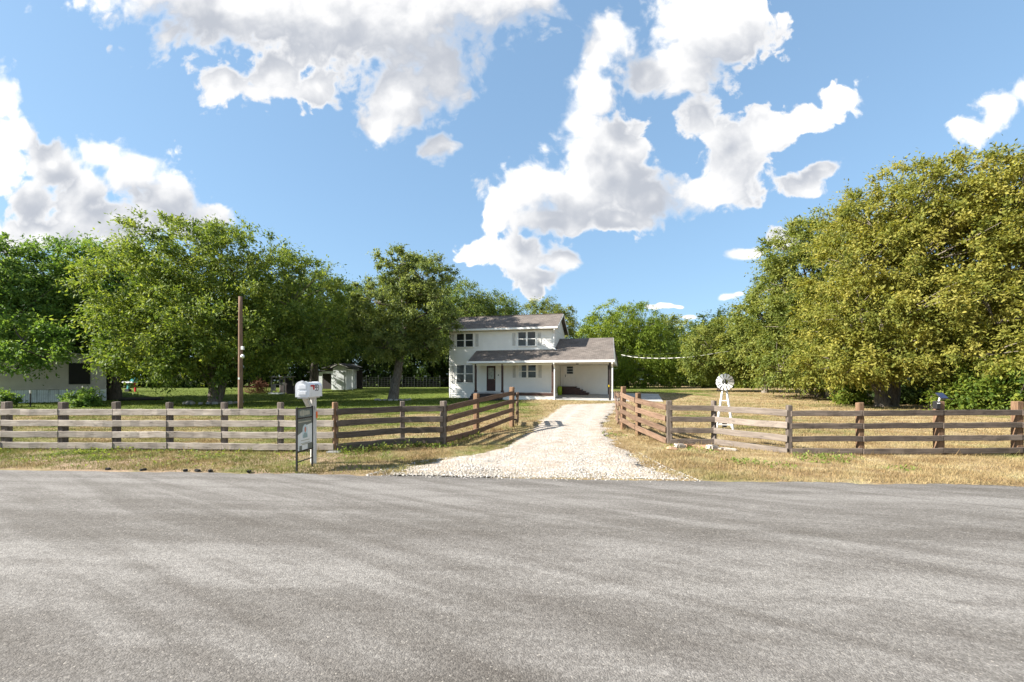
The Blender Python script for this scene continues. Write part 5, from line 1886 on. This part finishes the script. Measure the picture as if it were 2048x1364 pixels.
tree('lumpy crowned live oak with leaning grey trunk left of the farmhouse', 786, 36.8,
     [(795, 525, 40, 36, 1.98, 0), (850, 560, 53, 40, 2.16, 0), (760, 600, 53, 38, 2.16, -0.3), (850, 620, 58, 43, 2.34, -0.4), (742, 655, 34, 36, 1.98, 0.2), (800, 660, 57, 40, 2.25, -1.0), (880, 650, 36, 38, 2.16, 0.6), (770, 690, 38, 24, 1.62, -0.8), (850, 690, 34, 22, 1.44, -0.2), (840, 560, 52, 43, 1.98, 2.4), (810, 610, 52, 43, 1.98, 2.2)],
     L_OAK, 560, 12, 14, 0.58, 0.16, 0.5, seed=41, ntwig=120, bark=BARK,
     trunk=[(0, 0, -0.3, .50), (0.02, 0, 0.12, .44), (0.16, 0, 1.2, .36), (0.42, 0, 2.6, .32), (0.6, 0, 3.9, .27), (0.9, 0.1, 5.6, .2), (0.75, 0.1, 7.4, .12)])
# --- behind the house
tree('feathery green tree rising behind the upper roof, left end', 935, 56.0,
     [(930, 620, 42, 52, 3, 0), (905, 650, 40, 50, 3, 0), (955, 640, 30, 44, 2.5, 0)], L_PINE, 210, 10, 11, 1.0, 0.26, 0.3, trunk=tr(4, .3), seed=51, ntwig=20)
tree('pale feathery tree rising behind the middle of the upper roof', 995, 58.0,
     [(985, 635, 36, 46, 3, 0), (1015, 645, 28, 38, 2.5, 0), (965, 655, 30, 36, 2.5, 0)], L_PINE, 180, 10, 11, 1.0, 0.26, 0.3, trunk=tr(4, .3), seed=52, ntwig=20)
tree('olive willow-like tree behind the right end of the upper roof', 1098, 56.0,
     [(1085, 630, 36, 30, 2.6, 0), (1115, 640, 34, 34, 2.6, 0), (1130, 675, 26, 40, 2.2, 0), (1080, 670, 40, 40, 2.5, 0)], L_OLIVE, 230, 10, 12, 0.9, 0.24, 0.3, trunk=tr(4, .3), seed=53, ntwig=25, droop=0.5)
tree('bright green billowing willow behind the carport', 1250, 62.0,
     [(1225, 645, 50, 40, 3.6, 0), (1275, 650, 46, 40, 3.6, 0), (1190, 690, 44, 42, 3.5, 0), (1250, 700, 70, 50, 4.0, -1.5), (1320, 700, 46, 46, 3.5, 0), (1270, 740, 80, 30, 3.5, -1.5), (1345, 735, 40, 34, 3, 0)],
     L_WILLOW, 520, 11, 12, 1.15, 0.30, 0.26, trunk=tr(3.5, .4), seed=54, ntwig=40, droop=0.7, spread=0.6)
tree('small olive tree peeping over the trees right of the willow', 1325, 84.0,
     [(1330, 660, 30, 26, 3, 0), (1315, 690, 40, 40, 3, 0)], L_OLIVE, 120, 9, 10, 1.3, 0.38, trunk=tr(4, .3), seed=55, ntwig=10)
# --- right-hand row, coming towards the road
tree('round yellow-green tree behind the windmill, leftmost of the right-hand row', 1440, 46.0,
     [(1420, 690, 44, 38, 2.6, 0), (1470, 680, 46, 44, 2.8, 0), (1400, 725, 34, 28, 2.0, -.5), (1460, 730, 50, 30, 2.5, -.5), (1510, 700, 40, 50, 2.8, 0.5)],
     L_OLIVE, 420, 11, 12, 0.72, 0.20, 0.5, trunk=tr(1.9, .2, (-.3, 0)), seed=61, ntwig=60)
tree('slender yellow-green tree with pale trunk, second in the right-hand row', 1530, 42.0,
     [(1530, 640, 52, 55, 2.8, 0), (1560, 600, 50, 50, 2.8, 0), (1500, 690, 44, 46, 2.5, 0), (1560, 700, 60, 46, 2.8, -.5), (1580, 660, 50, 50, 2.6, 0.5)],
     L_OLIVE, 470, 11, 12, 0.75, 0.20, 0.45, trunk=tr(2.3, .2), seed=62, ntwig=60)
tree('tall yellow-green tree with a ragged top, third in the right-hand row', 1640, 37.0,
     [(1600, 504, 62, 52, 3, 0), (1640, 474, 46, 46, 2.6, 0), (1570, 564, 56, 52, 3, 0), (1640, 564, 80, 66, 3.4, -0.5), (1600, 644, 80, 60, 3.2, -0.6), (1680, 644, 70, 60, 3, -0.5), (1650, 719, 90, 40, 2.8, -0.8), (1560, 734, 50, 34, 2.2, -0.8), (1620, 752, 60, 20, 2.2, -1.0), (1690, 745, 46, 24, 2.0, -1.0)],
     L_OLIVE, 760, 11, 12, 0.82, 0.20, 0.42, trunk=tr(3.0, .25), seed=63, ntwig=110, zmin=1.0)
tree('huge golden-green elm with forked trunk, tallest on the right', 1765, 27.5,
     [(1830, 406, 110, 62, 4.2, 0), (1760, 456, 90, 62, 3.6, 0), (1930, 396, 110, 60, 4.2, 0), (1720, 536, 82, 66, 3.4, -0.4), (1830, 516, 120, 80, 4.2, -0.8), (1950, 496, 110, 80, 4.2, -0.6), (1700, 626, 76, 60, 3.0, -0.8), (1790, 626, 100, 66, 3.6, -1.6), (1900, 616, 100, 70, 3.6, -1.4), (1740, 706, 80, 40, 2.6, -1.6), (1830, 706, 90, 42, 2.6, -2.0), (1680, 716, 60, 40, 2.2, -0.8), (1700, 735, 50, 26, 2.0, -1.2), (1850, 735, 60, 28, 2.2, -2.2), (1640, 735, 40, 22, 2.0, -1.0)],
     L_YELLOW, 1380, 11, 12, 0.74, 0.175, 0.42, seed=71, ntwig=220, zmin=1.6,
     stems=[tr(3.0, .30, (-0.35, 0)), [(0.75, 0.2, -0.3, .42), (0.75, 0.2, 0.2, .36), (0.95, 0.2, 1.6, .30), (1.6, 0.3, 3.2, .24)], [(-0.1, 0, 0.6, .16), (-0.8, -0.1, 1.6, .11), (-1.5, -0.2, 2.5, .08)]])
tree('golden-green elm at the right edge with bare pale branches', 2060, 24.5,
     [(2010, 416, 90, 70, 3.6, 0), (2110, 416, 120, 90, 4, 0), (2030, 536, 90, 80, 3.6, -0.4), (2140, 556, 120, 90, 4, 0), (1990, 636, 80, 60, 3, -1), (2080, 666, 110, 70, 3.4, -1), (1960, 706, 70, 40, 2.2, -1.4), (2040, 736, 80, 40, 2.4, -1.2)],
     L_YELLOW, 900, 11, 12, 0.72, 0.17, 0.42, seed=72, ntwig=170, trunk=tr(3.4, .34, (-.6, 0)), zmin=1.2)
for i, (px, Z, hh, r, lab) in enumerate(((1606, 40, 5.5, .13, 'thin shaded trunk in the right-hand row, leftmost of three'), (1625, 38.5, 5.5, .14, 'thin shaded trunk in the right-hand row, middle of three'), (1671, 35.0, 6.0, .19, 'pale sunlit trunk left of the huge forked elm'))):
    tree(lab, px, Z, [(px, 640, 40, 50, 2, 0), (px + 20, 690, 36, 30, 1.8, 0)], L_OLIVE, 90, 9, 10, 0.75, 0.2, trunk=tr(hh * .7, r, (random.uniform(-.3, .3), 0), 1.25), seed=80 + i, ntwig=15)

# dead trunk by the solar unit
sg_ = on(1869, 24.5)
stump = MB()
stump.tube([(0, 0, -0.2), (0.02, 0, 0.1), (-0.02, 0.02, 0.7), (0.03, 0, 1.05), (0.05, 0, 1.32)], [0.24, 0.19, 0.165, 0.15, 0.10], 12)
o = stump.build('dead_trunk', BARK, None, True, sg_)
tag(o, 'short dead brown trunk standing just left of the solar unit', 'trunk')


# --- bushes
def bush(label, px, Z, lobes, mat, nclump, rc, size, seed, per=11, sprays=9, aspect=0.45, name='bush'):
    return tree(label, px, Z, lobes, mat, nclump, sprays, per, rc, size, aspect, seed=seed, name=name, ntwig=24, cat='bush', inner=0.35, droop=0.1, bark=BARK_D,
                stems=[[(0, 0, -0.1, .05), (0.02, 0, 0.2, .04), (0.05, 0, 0.45, .03)], [(0.1, 0, -0.1, .04), (0.2, 0.05, 0.3, .03), (0.3, 0.05, 0.5, .025)]])


bush('leafy dark green bush below the dark window of the mobile home', 168, 27.5, [(165, 797, 24, 12, .7, 0), (185, 802, 18, 8, .6, 0), (148, 803, 16, 8, .5, 0)], L_BRIGHT, 80, .30, .13, 101)
bush('dark green bush at the left edge before the skirting', 0, 26.5, [(2, 800, 18, 12, .7, 0), (-30, 795, 30, 18, .9, 0)], L_BRIGHT, 70, .32, .13, 102)
bush('low rounded green shrub left of the windmill wheel', 1420, 62.0, [(1420, 768, 13, 6, .8, 0), (1408, 770, 10, 5, .7, 0)], L_BUSH, 60, .4, .18, 103)
bush('low rounded green shrub right of the windmill wheel', 1490, 60.0, [(1480, 768, 18, 7, .9, 0), (1500, 769, 14, 6, .8, 0)], L_BUSH, 70, .4, .18, 104)
bush('bright green sapling left of the huge forked elm', 1705, 30.0, [(1700, 785, 22, 34, 1.0, 0), (1718, 800, 18, 18, .8, 0)], L_BUSH, 90, .45, .17, 105)
bush('sunlit leafy thicket right of the dead trunk', 1960, 23.5, [(1940, 770, 40, 44, 1.5, 0), (1990, 760, 44, 52, 1.6, 0), (1920, 795, 34, 24, 1.0, -.5), (1965, 800, 46, 22, 1.2, -.6)], L_BUSH, 260, .5, .16, 106)
bush('tall leafy thicket at the right edge below the golden elm', 2060, 22.0, [(2040, 760, 48, 60, 1.6, 0), (2100, 750, 60, 70, 1.8, 0), (2030, 800, 44, 24, 1.2, -.4)], L_BUSH, 260, .5, .16, 107)
bush('shady green thicket between the forked elm and the dead trunk', 1825, 30.5, [(1820, 790, 40, 26, 1.2, 0), (1850, 785, 30, 26, 1.2, 0), (1800, 795, 26, 20, 1.0, 0)], L_DARK, 130, .5, .17, 108)

# --- the wood behind everything: one crown built per kind, copied with its trunk
def wood_proto(label, Z, lobes, mat, seed, nclump):
    return tree(label, 1024, Z, lobes, mat, nclump, 9, 10, 1.25, 0.36, 0.45, trunk=tr(3.0, .32), seed=seed, ntwig=12, bark=BARK_D, group='trees of the wood behind the yards', zmin=0.1)


def copy_tree(root, loc, rz, s, label):
    r = root.copy()
    COL.objects.link(r)
    r.location = loc
    r.rotation_euler = (0, 0, rz)
    r.scale = (s[0], s[0], s[1])
    r['label'] = label
    for ch in list(root.children):
        c = ch.copy()
        COL.objects.link(c)
        c.parent = r
    return r


LOB = [(1024, 640, 60, 50, 4.5, 0), (980, 690, 50, 50, 4, 0), (1070, 690, 52, 52, 4, 0), (1024, 735, 75, 32, 4.5, 0), (990, 755, 40, 18, 3, 0), (1060, 755, 40, 18, 3, 0)]
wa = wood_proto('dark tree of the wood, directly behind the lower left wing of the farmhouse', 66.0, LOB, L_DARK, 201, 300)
wb_ = wood_proto('dark tree of the wood, directly behind the farmhouse front door', 68.0, LOB, L_OLIVE, 202, 300)
spots_a = [(-260, 60, 1.25, 1.15), (-120, 66, 1.15, 1.1), (20, 62, 1.15, 1.0), (150, 64, 1.1, 1.0), (255, 60, 1.0, .95), (340, 66, 1.1, 1.0), (430, 62, 1.05, .95), (520, 66, 1.1, 1.05), (600, 64, 1.05, 1.05), (680, 68, 1.1, 1.12), (745, 64, 1.0, 1.05), (810, 68, 1.05, 1.05), (870, 64, 1.0, 1.1), (1210, 78, .9, .9), (1290, 80, .9, .85), (1370, 78, .95, .75), (1440, 66, .9, .8)]
labs_a = ['outermost dark background tree beyond the left edge, behind the mobile home', 'dark background tree behind the left half of the mobile home', 'dark background tree behind the mobile home gable', 'dark background tree behind the dark square window',
          'dark background tree beyond the play table', 'dark background tree left of the ash trunk', 'dark background tree straight behind the ash trunk', 'dark background tree behind the brush pile', 'dark background tree behind the left side of the shed',
          'tall dark background tree over the shed roof', 'dark background tree right of the shed', 'dark background tree straight behind the oak trunk', 'dark background tree against the left wall of the farmhouse',
          'dark background tree just right of the carport', 'dark background tree under the left part of the white cable', 'dark background tree under the right part of the white cable', 'dark background tree straight behind the windmill wheel']
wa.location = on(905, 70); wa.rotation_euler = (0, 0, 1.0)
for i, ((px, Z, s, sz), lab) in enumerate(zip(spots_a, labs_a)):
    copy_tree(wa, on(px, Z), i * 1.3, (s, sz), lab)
spots_b = [(1390, 96, 1.0, 1.0), (1455, 100, 1.1, 1.05), (1530, 92, 1.1, 1.0), (1600, 70, 1.0, .9), (1690, 58, .95, .85), (1790, 52, .95, .85), (1890, 46, .9, .85), (2000, 42, .9, .85), (2120, 40, .9, .9), (2250, 36, 1.0, 1.0)]
labs_b = ['far olive tree on the skyline above the white cable', 'far olive tree on the skyline above the windmill', 'far olive tree on the skyline at the left end of the right-hand row', 'olive background tree behind the three thin trunks',
          'olive background tree left of the forked elm trunk', 'olive background tree straight behind the forked elm trunk', 'olive background tree behind the dark shelter', 'olive background tree behind the sunlit thicket', 'olive background tree behind the right edge thicket', 'olive background tree beyond the right edge of the picture']
wb_.location = on(985, 74); wb_.rotation_euler = (0, 0, 2.0)
for i, ((px, Z, s, sz), lab) in enumerate(zip(spots_b, labs_b)):
    copy_tree(wb_, on(px, Z), i * 1.7, (s, sz), lab)

g = on(430, 31.5)
stone_ring('ring of flat grey stones round the foot of the ash tree', g.x, g.y, 1.75, 1.5, 13, M_RINGROCK, 0.12, math.pi * 1.0, math.pi * 2.0)
g = on(786, 36.8)
stone_ring('ring of small pale stones round the foot of the oak', g.x, g.y, 1.35, 1.0, 11, M_RINGROCK, 0.08, math.pi * .95, math.pi * 2.05)


# ------------------------------------------------------------------ grass
def blades(name, label, n, xy, hlo, hhi, wlo, mat, seed, lean=0.5):
    R = np.random.default_rng(seed)
    x, y = xy
    n = len(x)
    z = gz(x, y) - 0.004
    h = R.uniform(hlo, hhi, n) * R.uniform(.6, 1.2, n)
    a = R.uniform(0, 2 * np.pi, n)
    w = wlo * R.uniform(.6, 1.4, n)
    dx, dy = np.cos(a), np.sin(a)
    lx, ly = R.normal(0, lean, n) * h, R.normal(0, lean, n) * h
    p = np.stack([x, y, z], -1)
    s = np.stack([dx * w, dy * w, np.zeros(n)], -1)
    v = np.stack([p - s, p + s, p + np.stack([lx, ly, h], -1)], 1).reshape(-1, 3)
    f = np.arange(n * 3).reshape(-1, 3)
    t = np.repeat(np.clip(R.normal(.5, .25, n), 0, 1), 3)
    o = np_mesh(name, v, f, mat, k=3, attr={'tint': t})
    tag(o, label, 'grass', kind='stuff')


def field(n, y0, y1, pad, seed, margin=0.0):
    """random ground points inside the view wedge, kept off road, drive, concrete and house"""
    R = np.random.default_rng(seed)
    t = R.random(n)
    y = y0 + (y1 - y0) * t
    x = R.uniform(-1, 1, n) * (1.16 * y + pad)
    # clumped
    cl = np.sin(x * 2.3 + 1.3 * np.sin(y * 1.7)) * np.sin(y * 2.9 + np.sin(x * 1.1)) + 0.6 * np.sin(x * 7.1 + y * 3.3) * np.sin(y * 8.3 - x * 2.1)
    k = R.random(n) < np.clip(0.62 + 0.35 * cl, 0.18, 1)
    k &= y > road_edge(x) + np.abs(R.normal(0, 0.05, n)) - 0.03
    x, y = x[k], y[k]
    d = inside_poly(x, y, DRIVE_POLY)
    xs_, ys_ = x + R.normal(0, 0.26, len(x)), y + R.normal(0, 0.3, len(x))
    k = ~(d & inside_poly(xs_, ys_, DRIVE_POLY)) & ~inside_poly(x, y, PAD_POLY) & ~inside_poly(x, y, HOUSE_POLY)
    return x[k], y[k]


blades('grass', 'dry mown roadside grass between the asphalt and the fences', 0, field(330000, 6.3, 12.0, 2.0, 301), 0.025, 0.075, 0.0045, M_BLADE, 311)
blades('grass', 'dry and green mown lawn behind the fences', 0, field(300000, 12.0, 24.0, 2.0, 302), 0.03, 0.075, 0.008, M_BLADE, 312)
blades('grass', 'green shaded lawn round the trees and the farmhouse', 0, field(190000, 24.0, 50.0, 2.0, 303), 0.04, 0.10, 0.016, M_BLADE, 313)


def weeds(name, label, spots, seed, mat, size, n_per, cat='weeds'):
    """broad-leaved ground weeds in loose mats"""
    R = np.random.default_rng(seed)
    vs, ts = [], []
    for (x, y, r, hgt) in spots:
        n = int(n_per * (r / 0.25) ** 2)
        a = R.uniform(0, 6.28, n)
        rr = r * np.sqrt(R.random(n))
        px, py = x + rr * np.cos(a), y + rr * np.sin(a)
        pz_ = gz(px, py) + R.random(n) * hgt * (1 - (rr / r) ** 2 * 0.7)
        p = np.stack([px, py, pz_], -1)
        ax = unit(R.normal(0, 1, (n, 3)) * np.array([1, 1, .6]) + np.array([0, 0, .45]))
        nr = unit(R.normal(0, .6, (n, 3)) + np.array([0, 0, 1]))
        sd = unit(np.cross(ax, nr))
        L = size * R.uniform(.6, 1.4, n)[:, None]
        vs.append(np.stack([p, p + ax * L * .5 + sd * L * .25, p + ax * L, p + ax * L * .5 - sd * L * .25], 1).reshape(-1, 3))
        ts.append(np.repeat(np.clip(R.normal(.55, .25, n), 0, 1), 4))
    v = np.concatenate(vs)
    o = np_mesh(name, v, np.arange(len(v)).reshape(-1, 4), mat, attr={'tint': np.concatenate(ts)})
    tag(o, label, cat, kind='stuff')


R = np.random.default_rng(55)
sp1 = []
for _ in range(170):
    x = R.uniform(-12, -2.2)
    y = float(road_edge(x)) + R.uniform(0.25, 2.6)
    sp1.append((x, y, R.uniform(.06, .22), R.uniform(.02, .07)))
for _ in range(26):
    x = R.uniform(-9.5, -6.0); y = float(road_edge(x)) + R.uniform(0.5, 2.2)
    sp1.append((x, y, R.uniform(.15, .32), R.uniform(.05, .11)))
L_WEED = make_leaf_mat('weed_leaves', [(0.07, 0.12, 0.025), (0.14, 0.20, 0.04), (0.26, 0.29, 0.08)])
weeds('weeds', 'low green weeds on the bare verge before the left fence', sp1, 61, L_WEED, 0.045, 34)
sp2 = []
for t in np.linspace(0, 1, 42):
    px = 690 + (960 - 690) * t
    Z = np.interp(px, [671, 805, 886, 952, 1023], [9.92, 10.75, 10.85, 13.2, 15.3]) - R.uniform(-.1, .35)
    q = on(px, Z)
    sp2.append((q.x, q.y, R.uniform(.12, .3), R.uniform(.08, .22)))
weeds('weeds', 'tall green weeds along the foot of the fence left of the gate', sp2, 62, L_WEED, 0.07, 40)
sp3 = []
for (px, Z, r, h_) in ((1228, 12.6, .25, .14), (1240, 12.9, .18, .12), (1212, 13.2, .16, .1), (1395, 10.2, .22, .12), (1385, 10.0, .15, .1), (1420, 9.7, .2, .1), (1480, 8.6, .35, .08), (1500, 8.7, .3, .07), (1640, 8.9, .5, .09), (1680, 9.2, .4, .08), (1620, 9.3, .35, .1), (1340, 10.5, .2, .12), (1560, 8.2, .3, .06), (1800, 8.0, .3, .05)):
    q = on(px, Z)
    sp3.append((q.x, q.y, r, h_))
weeds('weeds', 'patches of pale green weeds before the right fence', sp3, 63, L_WEED, 0.06, 40)

def tufts(pts, seed):
    R = np.random.default_rng(seed)
    X, Y = [], []
    for (a, za), (b, zb) in zip(pts[:-1], pts[1:]):
        A, Bq = on(a, za), on(b, zb)
        L = (Bq - A).length
        for _ in range(int(L * 7)):
            t = R.random()
            c = A.lerp(Bq, t)
            k = int(R.integers(8, 40))
            r = R.uniform(.02, .08)
            X.append(c.x + R.normal(0, .10) + R.normal(0, r, k))
            Y.append(c.y + R.normal(0, .10) + R.normal(0, r, k))
    return np.concatenate(X), np.concatenate(Y)


tl = [(p[0], p[1]) for p in left_posts]
tr_ = [(p[0], p[1]) for p in right_posts]
blades('grass', 'taller uncut grass tufts along the foot of the left fence', 0, tufts(tl, 401), 0.07, 0.20, 0.005, M_BLADE, 411, 0.3)
blades('grass', 'taller uncut grass tufts along the foot of the right fence', 0, tufts(tr_, 402), 0.06, 0.16, 0.005, M_BLADE, 412, 0.3)
